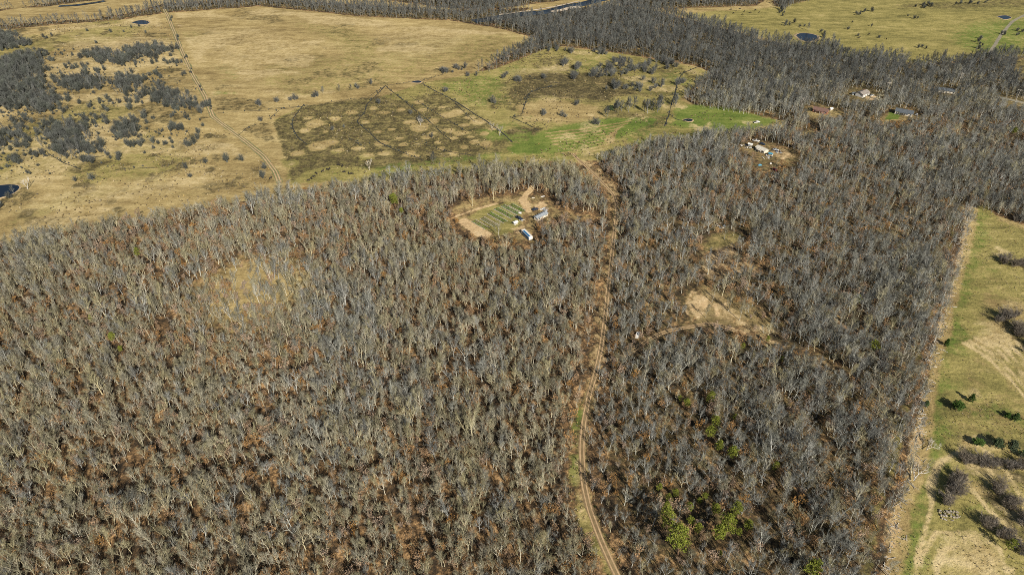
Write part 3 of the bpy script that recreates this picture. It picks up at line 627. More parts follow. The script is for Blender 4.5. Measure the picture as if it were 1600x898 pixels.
GREYSHRUB = [two(*shrub(540+i, 3.6+.5*i, 3.2, 14, 1.1), 'grey_shrub_%d' % i, M['bark_far'], M['twig_far']) for i in range(3)]
PINES = [two(*conifer(560+i, 10+1.5*i, 5.2+.5*i, False), 'pine_%d' % i, M['pinebark'], M['pine'], False) for i in range(3)]
CEDARS = [two(*conifer(580+i, 4.6+.8*i, 3.4+.3*i, i == 1, 1900, .2), 'cedar_%d' % i, M['pinebark'], M['cedar'], False) for i in range(3)]
DEAD = [two(*bare_tree(600+i, Ht=11+2*i, clear=.22, spread=58, reach=.42, limbs=9, fork=2, r0=.3, twigs=(5, 3, 2), tw=1.5), 'dead_tree_%d' % i, M['deadwood'], M['deadwood'], False) for i in range(2)]
LONE = [two(*bare_tree(620+i, Ht=8+1.5*i, clear=.2, spread=55, reach=.42, limbs=10, r0=.2, twigs=(5, 5, 3), tw=1.3), 'lone_tree_%d' % i, M['bark_far'], M['twig_far'], False) for i in range(3)]

# ------------------------------------------------------------------ scatter helper: ONE stuff object, instanced over points
def scatter(name, label, pts, rot, scl, idx, meshes):
    col = bpy.data.collections.new(name+'_sources')
    for i, me in enumerate(meshes): col.objects.link(bpy.data.objects.new('%s_source_%02d' % (name, i), me))
    me = bpy.data.meshes.new(name); me.vertices.add(len(pts)); me.vertices.foreach_set('co', np.asarray(pts, np.float32).ravel())
    a = me.attributes.new('rot', 'FLOAT_VECTOR', 'POINT'); a.data.foreach_set('vector', np.asarray(rot, np.float32).ravel())
    a = me.attributes.new('scl', 'FLOAT_VECTOR', 'POINT'); a.data.foreach_set('vector', np.asarray(scl, np.float32).ravel())
    a = me.attributes.new('idx', 'INT', 'POINT'); a.data.foreach_set('value', np.asarray(idx, np.int32))
    o = link(name, me); ng = bpy.data.node_groups.new(name, 'GeometryNodeTree')
    ng.interface.new_socket('Geometry', in_out='INPUT', socket_type='NodeSocketGeometry')
    ng.interface.new_socket('Geometry', in_out='OUTPUT', socket_type='NodeSocketGeometry')
    N, L = ng.nodes, ng.links; gi, go = N.new('NodeGroupInput'), N.new('NodeGroupOutput')
    ip = N.new('GeometryNodeInstanceOnPoints'); ci = N.new('GeometryNodeCollectionInfo')
    ci.inputs['Collection'].default_value = col; ci.inputs['Separate Children'].default_value = True; ci.inputs['Reset Children'].default_value = True
    ip.inputs['Pick Instance'].default_value = True
    def na(n, t): x = N.new('GeometryNodeInputNamedAttribute'); x.data_type = t; x.inputs['Name'].default_value = n; return x.outputs['Attribute']
    L.new(gi.outputs[0], ip.inputs['Points']); L.new(ci.outputs[0], ip.inputs['Instance'])
    L.new(na('idx', 'INT'), ip.inputs['Instance Index']); L.new(na('rot', 'FLOAT_VECTOR'), ip.inputs['Rotation']); L.new(na('scl', 'FLOAT_VECTOR'), ip.inputs['Scale'])
    L.new(ip.outputs[0], go.inputs[0])
    o.modifiers.new('scatter', 'NODES').node_group = ng
    return tag(o, label, kind='stuff')
def jitter(x0, x1, y0, y1, s, seed, j=.85):
    rg = np.random.default_rng(seed); X, Y = np.meshgrid(np.arange(x0, x1, s), np.arange(y0, y1, s))
    X = X+rg.uniform(-.5, .5, X.shape)*s*j; Y = Y+rg.uniform(-.5, .5, Y.shape)*s*j
    return X.ravel(), Y.ravel()
PN = [(1109, 619, .7), (1119, 656, .8), (1111, 671, .8), (1075, 627, .55), (1149, 650, .4), (1125, 694, .75), (1146, 704, .85), (1057, 768, .5), (1030, 759, .45), (1046, 778, .45), (1040, 788, .5), (1077, 790, .65),
      (1119, 793, .7), (1150, 792, .8), (1046, 808, .95), (1067, 834, 1.45), (1141, 815, 1.15), (1125, 829, 1.0), (1092, 823, .65), (1170, 818, .7), (1155, 829, .5), (1125, 863, .4), (1082, 813, .5), (1102, 775, .45), (1093, 781, .45),
      (1273, 889, 1.1), (1211, 727, .5), (1370, 540, .75), (1343, 466, .6), (1200, 528, .5), (616, 309, 1.0), (627, 328, .55), (212, 393, .6), (173, 524, .6), (140, 495, .4), (187, 544, .4), (1586, 203, .7), (1580, 846, .6), (1160, 540, .4), (1064, 622, .35), (1222, 560, .4)]
APRON = [10, 5, 7, 8, 5, 5, 5, 3, 6, 5, 6, 6]      # metres of low growth kept on the near side, so the openings stay open to the air
def clear_mask(X, Y, pad=0.0, low=False):
    k = np.ones(X.shape, bool); r = np.hypot(X, Y)
    for i, c in enumerate(CLEARINGS):
        ext = 0 if low else APRON[i]*r/CAM_H
        for s in np.linspace(0, 1, 1 if low else 7): k &= sdist(X*(1+ext*s/r), Y*(1+ext*s/r), c) < -pad
    if not low:
        for s in (1, 4, 7, 9): k &= ldist(X*(1+s*1.2/r), Y*(1+s*1.2/r), spurW[3:]) > 2.4
        for (px, py, s_) in PN:
            g = at(px, py, 7*s_); 
            for s in (0, 3, 6, 9): k &= np.hypot(X*(1+s/r)-g.x, Y*(1+s/r)-g.y) > 2.3*s_+.6
        g = at(996, 525)
        for s in (0, 3, 6, 9, 12): k &= np.hypot(X*(1+s/r)-g.x, Y*(1+s/r)-g.y) > 3.2
    k &= ldist(X, Y, spurW) > 2.3; k &= ldist(X, Y, trackW) > 2.4; k &= (ldist(X, Y, path2W) > 2.4) & (ldist(X*(1+5/r), Y*(1+5/r), path2W) > 2)
    return k

# ------------------------------------------------------------------ the near wood
rg = np.random.default_rng(7)
X, Y = jitter(-420, 640, 95, 690, 3.05, 11, 1.2)
inw = np.maximum(sdist(X, Y, WOOD_LEFT), sdist(X, Y, WOOD_RIGHT)+1.2) > 0
k = inw & clear_mask(X, Y, .5)
u = rg.uniform(0, 1, X.shape)
dens = (.97-.45*np.clip((fbm(X, Y, 26, 51, 3)-.50)*4.5, 0, 1))*(1-.7*np.clip((fbm(X, Y, 7, 57, 2)-.58)*6, 0, 1))
hs = at(398, 452); dens = dens*(1-.72*np.exp(-(((X-hs.x)/24)**2+((Y-hs.y)/28)**2)))      # trees thinned here too, imitating the bright antisolar spot in the left wood
for c_, kp in ((CLEARINGS[2], .30),):
    dens = np.where(np.abs(sdist(X, Y, c_)) < 12, dens*.62, dens)
SPARSE = W2([(1075, 395), (1115, 378), (1165, 365), (1190, 420), (1225, 470), (1250, 510), (1190, 535), (1150, 500), (1120, 450), (1085, 430)]); dens = np.where(sdist(X, Y, SPARSE) > 0, dens*.5, dens)
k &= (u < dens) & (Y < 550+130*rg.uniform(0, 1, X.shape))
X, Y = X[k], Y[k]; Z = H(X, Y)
big = fbm(X, Y, 40, 77, 3)
S = (.80+.5*rg.uniform(0, 1, X.shape)**1.2)*(.82+.42*np.clip((big-.3)*2.2, 0, 1))
S = S*.61*np.where(rg.uniform(0, 1, X.shape) < .25, rg.uniform(.5, .8, X.shape), 1)*np.where(rg.uniform(0, 1, X.shape) < .06, 1.3, 1)
edge = np.maximum(sdist(X, Y, WOOD_LEFT), sdist(X, Y, WOOD_RIGHT)); S *= np.where(edge < 6, .78, 1)
RZ = rg.uniform(0, 6.28, X.shape); TX, TY = rg.normal(0, .045, X.shape), rg.normal(0, .045, X.shape)
IDX = rg.integers(0, 16, X.shape); cool = rg.uniform(0, 1, X.shape) < np.where(sdist(X, Y, WOOD_LEFT) > 0, .10+.35*np.clip((big-.45)*4, 0, 1), .72); IDX = np.where(cool, rg.integers(16, 32, X.shape), IDX)  # warm copies left, cool copies right: painted sun-angle difference
PX, PY, ZC = proj(X, Y, Z+6); inview = (PX > 6) & (PX < 1594) & (PY > 6) & (PY < 890)
# the 300 that show largest, each a thing of its own
cand = np.where(inview & (IDX < 99))[0]; size = S[cand]*np.array([f[1]['Ht'] for f in FORMS])[IDX[cand] % 8]/ZC[cand]*(.4+1/(1+0*ZC[cand]))
near_all = np.where(inview)[0]; near_all = near_all[np.argsort(ZC[near_all]/np.clip(S[near_all], .7, 1.2)**.5)][:300]
IDX[near_all] = IDX[near_all] % 8
cool_ = rg.uniform(0, 1, X.shape); sel = np.zeros(X.shape, bool); sel[near_all] = True
tl = sdist(X, Y, WOOD_LEFT) > 0
for side_ in (True, False):
    for fi, (fname, kw) in enumerate(FORMS):
        ids = [i for i in near_all if IDX[i] == fi and tl[i] == side_]; ids.sort(key=lambda i: PX[i])
        for n_, i in enumerate(ids):
            t = link('bare_tree', None, None, (X[i], Y[i], Z[i]), (TX[i], TY[i], RZ[i]), S[i])
            art = 'left' if side_ else 'right'
            tag(t, 'bare %s tree along bottom edge %s of dirt track, %s such from the left' % (fname, art, nth(n_+1)), 'tree', 'bare trees nearest along the bottom edge')
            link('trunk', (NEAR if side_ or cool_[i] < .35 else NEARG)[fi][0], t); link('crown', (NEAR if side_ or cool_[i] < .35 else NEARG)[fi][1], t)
r_ = ~sel
scatter('bare_woodland', 'dense leafless grey wood covering the near hillside', np.stack([X, Y, Z], -1)[r_], np.stack([TX, TY, RZ], -1)[r_], np.stack([S*1.08, S*1.08, S*rg.uniform(.78, 1.02, S.shape)], -1)[r_], IDX[r_], [n[2] for n in NEAR]+EXTRA)
print('near wood trees', len(X))
# understory
X, Y = jitter(-420, 640, 95, 520, 3.6, 12)
inw = np.maximum(sdist(X, Y, WOOD_LEFT), sdist(X, Y, WOOD_RIGHT)) > .5
k = inw & clear_mask(X, Y, -1, True) & (rg.uniform(0, 1, X.shape) < .25+.55*np.clip((fbm(X, Y, 30, 91)-.4)*4, 0, 1)*np.where(sdist(X, Y, WOOD_LEFT) > -2, .9, .3)); X, Y = X[k], Y[k]
n = len(X); S = rg.uniform(.6, 1.25, n)
scatter('understory_saplings', 'thin brown saplings and brush under the bare trees', np.stack([X, Y, H(X, Y)], -1), np.stack([rg.normal(0, .08, n), rg.normal(0, .08, n), rg.uniform(0, 6.28, n)], -1), np.stack([S]*3, -1), rg.choice(6, n, p=[.19, .15, .19, .14, .19, .14]), SAPS)
# ------------------------------------------------------------------ far woods, as one mass
X, Y = jitter(-760, 1000, 520, 1500, 4.3, 13, 1.1)
d = np.maximum(np.where(Y > 550+130*rg.uniform(0, 1, X.shape), sdist(X, Y, WOOD_RIGHT), -1), sdist(X, Y, WOODS_TOP))
for p in (WOODS_TOP_B, WOODS_TOP_C, WOODS_TR, WOODS_TR2): d = np.maximum(d, sdist(X, Y, p))
k = (d > 0) & clear_mask(X, Y, .5) & (rg.uniform(0, 1, X.shape) < .94-.4*np.clip((fbm(X, Y, 34, 55)-.55)*4, 0, 1)) & (ldist(X, Y, riv) > 9) & (sdist(X, Y, RIVER_GAP) < 0)
PL = W2([(1370, 80), (1420, 97), (1500, 128), (1560, 152), (1640, 176)]); k &= (ldist(X, Y, PL) > 5) & (ldist(X*1.012, Y*1.012, PL) > 5)
X, Y = X[k], Y[k]; n = len(X); S = rg.uniform(.55, 1.0, n)*np.where(d[k] < 5, .72, 1)*np.where((sdist(X, Y, WOODS_TOP) > 0), .82, 1)
thick0 = n
# scrub thickets in the left pasture belong to the same far mass
for j, p in enumerate(THICKETS):
    x2, y2 = jitter(p[:, 0].min()-10, p[:, 0].max()+10, p[:, 1].min()-14, p[:, 1].max()+14, 3.1, 60+j, 1.3); kk = (sdist(x2, y2, p)+rg.normal(0, 5, x2.shape) > 0) & (rg.uniform(0, 1, x2.shape) < (.8 if j < 4 else .62))
    X, Y = np.append(X, x2[kk]), np.append(Y, y2[kk]); S = np.append(S, rg.uniform(.8, 1.8, kk.sum()))
n = len(X); fi_ = rg.integers(0, 8, n); nt_ = n-thick0; fi_[thick0:] = np.where(rg.uniform(0, 1, nt_) < .3, rg.integers(0, 8, nt_), 8+rg.integers(0, 4, nt_)); S = np.where((np.arange(n) >= thick0) & (fi_ < 8), S*.36, S)
scatter('far_woodland', 'grey leafless woods beyond the pastures', np.stack([X, Y, H(X, Y)], -1), np.stack([rg.normal(0, .04, n), rg.normal(0, .04, n), rg.uniform(0, 6.28, n)], -1), np.stack([S]*3, -1), fi_, FAR+[q[2] for q in SHRUBS])
print('far trees', n)

# ------------------------------------------------------------------ single plants
def plant(name, label, cat, group, pos, protos, scale, rz, stem='trunk', crown='crown', tilt=(0, 0)):
    t = link(name, None, None, pos, (tilt[0], tilt[1], rz), scale); tag(t, label, cat, group)
    pr = protos[int(rz*1000) % len(protos)]
    link(stem, pr[0], t); link(crown, pr[1], t); return t
def cluster(name, label, cat, group, spots, protos, smin, smax, seed, sort=True):
    """spots: list of (px, py, rx, ry, n) in photo pixels; label has %s for the count from the left"""
    rg = np.random.default_rng(seed); P2 = []
    for (px, py, rx, ry, n) in spots:
        for i in range(n):
            r, a = math.sqrt(rg.uniform(0, 1)), rg.uniform(0, 6.28); P2.append((px+rx*r*math.cos(a), py+ry*r*math.sin(a)))
    P2.sort()
    for i, (px, py) in enumerate(P2):
        plant(name, label % nth(i+1), cat, group, at(px, py), protos, rg.uniform(smin, smax), rg.uniform(0, 6.28), 'stem_cluster' if 'bush' in name else 'trunk', 'crown')
G1 = 'dark bushes scattered over the left pasture'
BL = 'dark leafless bush %s, %%s from the left'
for sd_, (pl, spots, a, b) in enumerate([
    ('in the row right of the upper thicket', [(260, 100, 26, 5, 11), (247, 120, 18, 4, 8), (285, 117, 5, 3, 2)], .8, 1.3),
    ('in the upper-left scrub belt', [(85, 95, 9, 4, 4), (112, 104, 12, 5, 6), (60, 80, 8, 3, 2), (68, 100, 10, 4, 3), (137, 106, 8, 3, 3), (160, 112, 12, 4, 5)], .8, 1.5),
    ('in the middle scrub belt', [(130, 130, 42, 9, 24), (200, 128, 26, 9, 22), (250, 150, 24, 8, 14)], .9, 1.7),
    ('beside the bend of the farm track', [(292, 162, 28, 6, 15), (270, 182, 5, 2, 2), (300, 186, 12, 3, 3), (317, 197, 3, 2, 1), (312, 210, 3, 2, 1)], .7, 1.2),
    ('in the left scrub below the thicket', [(75, 160, 26, 10, 15), (165, 165, 50, 10, 18), (212, 160, 14, 5, 7)], .6, 1.3),
    ('in the lower scrub patches', [(300, 225, 30, 8, 4), (250, 230, 30, 8, 4), (82, 202, 18, 10, 12), (112, 214, 26, 8, 14), (192, 204, 17, 10, 14), (274, 203, 14, 6, 9), (150, 190, 40, 6, 9), (230, 190, 24, 6, 5), (30, 195, 24, 8, 8)], .8, 1.6),
    ('around the dense lower thicket', [(122, 234, 44, 9, 18), (60, 244, 10, 4, 5), (28, 252, 12, 5, 6), (138, 254, 14, 3, 6), (182, 249, 10, 4, 5), (222, 226, 40, 6, 8)], .8, 1.4),
    ('alone on the lower tan pasture', [(118, 284, 1, 1, 1), (145, 282, 2, 1, 1), (297, 277, 1, 1, 1), (291, 264, 1, 1, 1), (320, 256, 1, 1, 1), (355, 253, 1, 1, 1), (378, 251, 1, 1, 1), (415, 262, 2, 2, 1), (412, 278, 2, 2, 1), (0, 325, 2, 2, 1), (15, 310, 2, 1, 1)], .9, 1.5),
    ('on the upper tan pasture', [(152, 67, 4, 1.5, 2), (75, 58, 20, 4, 5), (180, 48, 60, 8, 6), (65, 80, 12, 3, 4)], .6, 1.0)]):
    cluster('scrub_bush', BL % pl, 'bush', G1, spots, SHRUBS, a, b, 800+sd_)
G2 = 'grey bushes scattered over the middle pasture'
BM = 'grey leafless bush %s, %%s from the left'
for sd_, (pl, spots, a, b) in enumerate([
    ('at the top of the middle pasture', [(862, 76, 18, 6, 8), (888, 82, 9, 3, 4), (938, 84, 18, 4, 10)], .7, 1.2),
    ('in the upper middle pasture', [(880, 101, 8, 3, 4), (900, 108, 8, 3, 5), (935, 117, 14, 6, 10), (853, 122, 6, 3, 2), (905, 122, 14, 4, 4)], .8, 1.4),
    ('in the thick scatter below the wood edge', [(965, 108, 28, 14, 30), (1012, 112, 18, 9, 10), (1050, 104, 12, 7, 9), (1000, 135, 34, 9, 14), (960, 140, 14, 7, 6), (1035, 98, 10, 3, 4)], .8, 1.5),
    ('dotted over the open middle pasture', [(812, 125, 10, 5, 4), (770, 160, 4, 3, 2), (695, 143, 5, 3, 2), (850, 177, 6, 4, 3), (880, 184, 4, 2, 2), (932, 195, 4, 2, 2), (790, 120, 12, 4, 3), (735, 118, 12, 3, 3), (905, 165, 6, 3, 2), (1062, 131, 7, 4, 5)], .7, 1.3),
    ('in the dark ringed pasture', [(590, 163, 4, 2, 2), (655, 189, 5, 3, 3), (537, 202, 3, 2, 1), (520, 204, 3, 1, 1), (676, 214, 3, 2, 1), (640, 178, 2, 2, 1)], .6, 1.0),
    ('along the hay field boundary', [(405, 165, 4, 3, 3), (410, 190, 3, 2, 1), (460, 157, 10, 2, 3), (492, 152, 6, 2, 3), (560, 138, 4, 2, 2), (582, 132, 4, 1, 1), (690, 112, 8, 3, 5), (720, 108, 14, 2, 5), (425, 160, 8, 2, 2), (700, 113, 14, 2, 4)], .6, 1.1)]):
    cluster('pasture_bush', BM % pl, 'bush', G2, spots, GREYSHRUB, a*1.1, b*1.2, 830+sd_)
cluster('roadside_bush', 'dark bush beside the long farm track, %s from its left end', 'bush', 'bushes along the farm track',
        [(268, 32, 2, 4, 4), (278, 62, 2, 5, 5), (292, 92, 3, 4, 4), (298, 112, 2, 4, 3), (314, 140, 2, 5, 4), (329, 170, 1.5, 5, 5)], SHRUBS, .45, .8, 850)
cluster('hilltop_bush', 'dark bush on the olive top right pasture, %s from the left', 'bush', 'bushes on the top right pasture',
        [(1340, 23, 10, 2, 4), (1362, 20, 16, 3, 4), (1440, 10, 18, 4, 9), (1520, 5, 40, 4, 9), (1240, 40, 20, 4, 6), (1288, 58, 2, 5, 5), (1440, 75, 8, 3, 3), (1530, 68, 6, 10, 8), (1580, 52, 18, 5, 8), (1330, 50, 60, 15, 8), (1222, 22, 5, 6, 6), (1435, 28, 24, 3, 3)], SHRUBS, .6, 1.2, 851)
cluster('poolside_tree', 'bare grey tree beside the creek near the green meadow, %s from the left', 'tree', 'bare trees by the creek',
        [(1018, 172, 16, 8, 10), (968, 176, 7, 5, 4), (946, 184, 4, 2, 2), (985, 172, 8, 5, 3), (1058, 166, 4, 4, 3)], LONE, .8, 1.15, 852)
for px, py, s_, lab in [(505, 146, .62, 'round bare tree on hay field boundary, first of three in a row'), (530, 143, .55, 'round bare tree on hay field boundary, middle of three in a row'), (549, 140, .55, 'round bare tree on hay field boundary, last of three in a row'),
                        (677, 256, .8, 'bare spreading tree at the wood edge by the wavy ditch'), (1262, 48, .7, 'lone bare tree above the top right pond'), (22, 303, .6, 'bare bushy tree standing in the left edge pond'), (1115, 262, .9, 'bare spreading tree in the wood left of the farmyard')]:
    plant('lone_tree', lab, 'tree', None, at(px, py), LONE, s_, px*.37)
for px, py, s_, lab in [(577, 266, .7, 'white dead tree at the top edge of the near wood'), (781, 212, .75, 'large white dead tree beside the wet dark hollow'), (769, 203, .55, 'smaller white dead tree left of the wet dark hollow'),
                        (44, 296, .7, 'white dead tree right of the left edge pond'), (657, 196, .55, 'small white dead tree among the tan rings'), (1252, 168, .8, 'white dead tree behind the red-roofed house')]:
    plant('dead_tree', lab, 'tree', None, at(px, py), DEAD, s_, px*.53)
for px, py, s_, lab in [(1112, 472, .8, 'bare tree standing in the tan clearing, nearest its upper left'), (1128, 462, .9, 'bare tree at the top tip of the tan clearing'), (1138, 486, .85, 'bare tree in the right half of the tan clearing'), (1155, 500, .9, 'bare tree at the right corner of the tan clearing'),
                        (1102, 496, .6, 'small bare tree at the lower side of the tan clearing'), (1132, 374, .7, 'small bare tree in the olive clearing above the tan one'), (1146, 368, .8, 'bare tree at the right side of the olive clearing'), (780, 372, .8, 'lone bare tree at the bottom of the garden clearing'), (738, 322, .9, 'bare tree at the upper left of the garden clearing'), (771, 312, .9, 'bare tree right above the garden beds')]:
    plant('clearing_tree', lab, 'tree', None, at(px, py), NEAR, s_, px*.41)
for px, py, s_, rz, lab in [(1427, 752, .8, 2.6, 'fallen bleached tree across the rubble strip beside the right field'), (1446, 705, .55, 2.2, 'smaller fallen bleached tree above the big one on the rubble strip')]:
    p = at(px, py); plant('fallen_tree', lab, 'tree', None, p+Vector((0, 0, 1.1)), DEAD, s_, rz, tilt=(R(80), 0))
# pines: crown centres in the photo
SPECIAL = {(1067, 834): 'largest yellow-green pine in the bottom pine cluster', (1273, 889): 'yellow-green pine at the bottom edge right of the cluster', (616, 309): 'round green pine near the top of the left wood',
           (627, 328): 'small green pine just below the round pine in the left wood', (1370, 540): 'green pine in the right wood near the field edge', (1343, 466): 'small pine high in the right wood near the field', (212, 393): 'small green pine on the far left of the wood',
           (173, 524): 'small green pine in the middle of the left wood', (1586, 203): 'green pine in the woods at the right picture edge', (1580, 846): 'yellow-green small pine in the lower hedgerow of the right field', (1211, 727): 'small yellow pine alone between the pine cluster and field'}
rest = sorted([p for p in PN if p[:2] not in SPECIAL])
for i, (px, py, s_) in enumerate(PN):
    pi = int(px*.37*1000) % 3; hc = (10+1.5*pi)*.66*s_; g = at(px, py, hc)
    lab = SPECIAL.get((px, py)) or 'small yellow-green pine among bare trees right of dirt track, %s from left' % nth(rest.index((px, py, s_))+1)
    plant('pine_tree', lab, 'tree', 'evergreen pines in the bare wood', g, PINES, s_, px*.37)
CD = [(1495, 640, 1.3, 'larger dark cedar of the pair on the right field'), (1516, 627, .95, 'smaller dark cedar of the pair on the right field'), (1585, 655, 1.05, 'dark cedar near the right edge, right one of two'), (1573, 652, .75, 'small dark cedar near the right edge, left one of two'),
      (1478, 540, .9, 'round green cedar on the verge beside the wood'), (1527, 695, 1.1, 'dark cedar left of the upper hedgerow'), (1556, 700, 1.1, 'dark cedar in the upper hedgerow, second from the left'), (1577, 707, 1.2, 'dark cedar in the upper hedgerow, third from the left'), (1599, 714, 1.0, 'dark cedar at the right end of the upper hedgerow'),
      (1447, 633, .7, 'small cedar at the foot of the rubble strip'), (963, 171, 1.5, 'dark evergreen beside the creek-side trees'), (955, 173, 1.2, 'smaller dark evergreen beside the creek-side trees')]
for i, (px, py, s_, lab) in enumerate(CD): plant('cedar_tree', lab, 'tree', 'dark cedars', at(px, py), CEDARS, (s_*(1.25, 1.0, 1.1)[i % 3], s_*(1.15, 1.05, 1.3)[i % 3], s_*(.78, .95, .68)[i % 3]), px*.61)
# hedgerows on the right-hand field
HB = [two(*shrub(900+i, 3.4+.4*i, 3.2, 11, 1.1), 'hedge_shrub_%d' % i, M['brush'], simple('hedge_twig_%d' % i, (.20, .17, .135), (.13, .115, .095), .8, rnd=.2), False) for i in range(3)]
for sd_, (pl, spots, a, b) in enumerate([
    ('in the hedgerow cut by the right edge, upper field', [(1570, 498, 20, 6, 9), (1590, 520, 14, 9, 9), (1612, 545, 14, 10, 8)], .9, 1.5),
    ('in the short brush row below the wood corner', [(1568, 408, 12, 4, 6), (1592, 416, 12, 4, 7), (1620, 424, 14, 4, 6)], .8, 1.3),
    ('under the far corner wood on the right field', [(1592, 344, 9, 5, 6)], .9, 1.4),
    ('in the hedgerow with cedars on the right field', [(1510, 722, 14, 4, 7), (1545, 726, 20, 6, 10), (1585, 730, 18, 7, 10)], .8, 1.4),
    ('in the lower hedgerow of the right field', [(1560, 765, 12, 8, 6), (1580, 790, 14, 10, 9), (1600, 812, 12, 10, 8), (1545, 820, 14, 6, 6), (1572, 838, 14, 6, 6), (1595, 862, 14, 8, 7)], .7, 1.3),
    ('around the stone heap on the right field', [(1490, 765, 12, 10, 12), (1480, 785, 10, 6, 5), (1502, 750, 6, 4, 4)], .8, 1.4)]):
    cluster('hedge_bush', 'brown-grey bush %s, %%s from left' % pl, 'bush', 'hedgerow bushes on the right field', spots, HB, a, b, 860+sd_)

# ------------------------------------------------------------------ small scattered ground matter
rg = np.random.default_rng(99)
def rock(seed, n=1):
    rg = np.random.default_rng(seed); bm = bmesh.new(); bmesh.ops.create_icosphere(bm, subdivisions=1, radius=1)
    for v in bm.verts: v.co *= rg.uniform(.7, 1.15); v.co.z *= .6
    me = bpy.data.meshes.new('stone'); bm.to_mesh(me); bm.free(); return me
M['stone'] = simple('pale_stone', (.34, .30, .235), (.22, .19, .145), 1.2, rnd=.25)
ROCKS = [rock(i) for i in range(4)]
for r in ROCKS: r.materials.append(M['stone'])
def log_mesh(seed):
    rg = np.random.default_rng(seed); b = B(); p = walk(rg, np.array((-1.6, 0, .12)), np.array((1., .1, 0)), 3.2, 4, 0, .08); b.tube(p, np.linspace(.13, .05, 5), 5)
    for _ in range(6): q, d = along(p, rg.uniform(.3, .95)); e = q+side(rg, d, R(50))*rg.uniform(.5, 1.2); e[2] = abs(e[2]); b.tube([q, e], (.04, .015), 3)
    return mesh('log', b.v, b.f, M['deadwood'])
LOGS = [log_mesh(i) for i in range(4)]
e = resample(W2(EDGE_R), 1.0); ii = rg.integers(0, len(e), 900); p = e[ii]+rg.normal(0, 1, (900, 2))*np.array((1.6, 1.6))
sz = rg.uniform(.12, .5, 900); id_ = rg.integers(0, 8, 900); sz = np.where(id_ >= 4, sz*2.2, sz)
scatter('woody_debris', 'pale stones and broken branches along the cleared field edge', np.column_stack([p, H(p[:, 0], p[:, 1])]), np.column_stack([np.zeros(900), np.zeros(900), rg.uniform(0, 6.28, 900)]), np.stack([sz]*3, -1), id_, ROCKS+LOGS)
def tuft(seed, mat, hgt=.5):
    rg = np.random.default_rng(seed); b = B()
    for i in range(16):
        a = rg.uniform(0, 6.28); r = rg.uniform(0, .35); c = np.array((math.cos(a)*r, math.sin(a)*r, 0)); l = np.array((math.cos(a)*.3*rg.uniform(0, 1), math.sin(a)*.3*rg.uniform(0, 1), hgt*rg.uniform(.6, 1.1)))
        b.quad(c+l/2, np.array((-math.sin(a), math.cos(a), 0))*.06, l/2)
    return mesh('tuft', b.v, b.f, mat)
M['olive_tuft'] = simple('olive_tuft', (.22, .20, .075), (.15, .15, .05), 1, rnd=.25); M['green_tuft'] = simple('green_tuft', (.12, .19, .04), (.08, .13, .03), 1, rnd=.25)
TU = [tuft(i, M['straw_tuft']) for i in range(3)]+[tuft(7, M['olive_tuft']), tuft(8, M['green_tuft'])]
X, Y = jitter(100, 420, 110, 420, .95, 31, 1.6); k = (sdist(X, Y, FIELD_R) > 1) & (rg.uniform(0, 1, X.shape) < np.clip((fbm(X, Y, 9, 61)-.42)*2.2, .02, .5)); X, Y = X[k], Y[k]; n = len(X)
vd = ldist(X, Y, W2(VERGE_R)); S = rg.uniform(.2, .75, n); idt = rg.choice(4, n, p=[.27, .27, .26, .2]); idt = np.where((vd < 5) & (rg.uniform(0, 1, n) < .75), 4, idt)
scatter('dry_grass', 'tufty tan and green grass of the right field', np.stack([X, Y, H(X, Y)], -1), np.column_stack([np.zeros(n), np.zeros(n), rg.uniform(0, 6.28, n)]), np.stack([S]*3, -1), idt, TU)
X, Y = jitter(-20, 140, 100, 560, 1.2, 32, 1.6); k = (sdist(X, Y, CORRIDOR) > .3) & (ldist(X, Y, trackW) > 1.9) & (rg.uniform(0, 1, X.shape) < .28); X, Y = X[k], Y[k]; n = len(X); S = rg.uniform(.4, 1.2, n)
scatter('verge_grass', 'rough tan grass along the cleared strip beside the track', np.stack([X, Y, H(X, Y)], -1), np.column_stack([np.zeros(n), np.zeros(n), rg.uniform(0, 6.28, n)]), np.stack([S]*3, -1), rg.choice(5, n, p=[.28, .25, .25, .14, .08]), TU)
X, Y = jitter(-520, 420, 330, 900, 2.6, 33, 1.8); k = (np.maximum(sdist(X, Y, W2(LP_)), sdist(X, Y, W2(MIDP))) > 1) & (rg.uniform(0, 1, X.shape) < np.clip((fbm(X, Y, 22, 62)-.42)*3, .02, .8)); X, Y = X[k], Y[k]; n = len(X); S = rg.uniform(.4, 1.5, n)
M['dark_tuft'] = simple('weedy_tuft', (.17, .125, .07), (.10, .08, .045), 1, rnd=.3)
TD = [tuft(21, M['dark_tuft'], .7), tuft(22, M['straw_tuft']), tuft(23, M['dark_tuft'], .6)]+[q[2] for q in SHRUBS[:2]]; idw = rg.integers(0, 3, n)
SCRUB = W2([(0, 85), (130, 78), (270, 95), (335, 180), (260, 235), (130, 262), (0, 270)]); ks = (sdist(X, Y, SCRUB)+rg.normal(0, 10, n) > 0) & (rg.uniform(0, 1, n) < .6); idw = np.where(ks, 3+rg.integers(0, 2, n), idw); S = np.where(ks, .12+.75*rg.uniform(0, 1, n)**2.2, S)
scatter('pasture_weeds', 'tussocks and weeds over the left and middle pastures', np.stack([X, Y, H(X, Y)], -1), np.column_stack([np.zeros(n), np.zeros(n), rg.uniform(0, 6.28, n)]), np.stack([S]*3, -1), idw, TD)
ptsd, rs = [], np.random.default_rng(5)
for q, wd, lab in DITCHES:
    e = resample(W2(q), 1.5); kk = rs.uniform(0, 1, len(e)) < .28; ptsd.append(e[kk]+rs.normal(0, 1.1, (kk.sum(), 2)))
ptsd = np.vstack(ptsd); n = len(ptsd); S = rs.uniform(.12, .42, n)
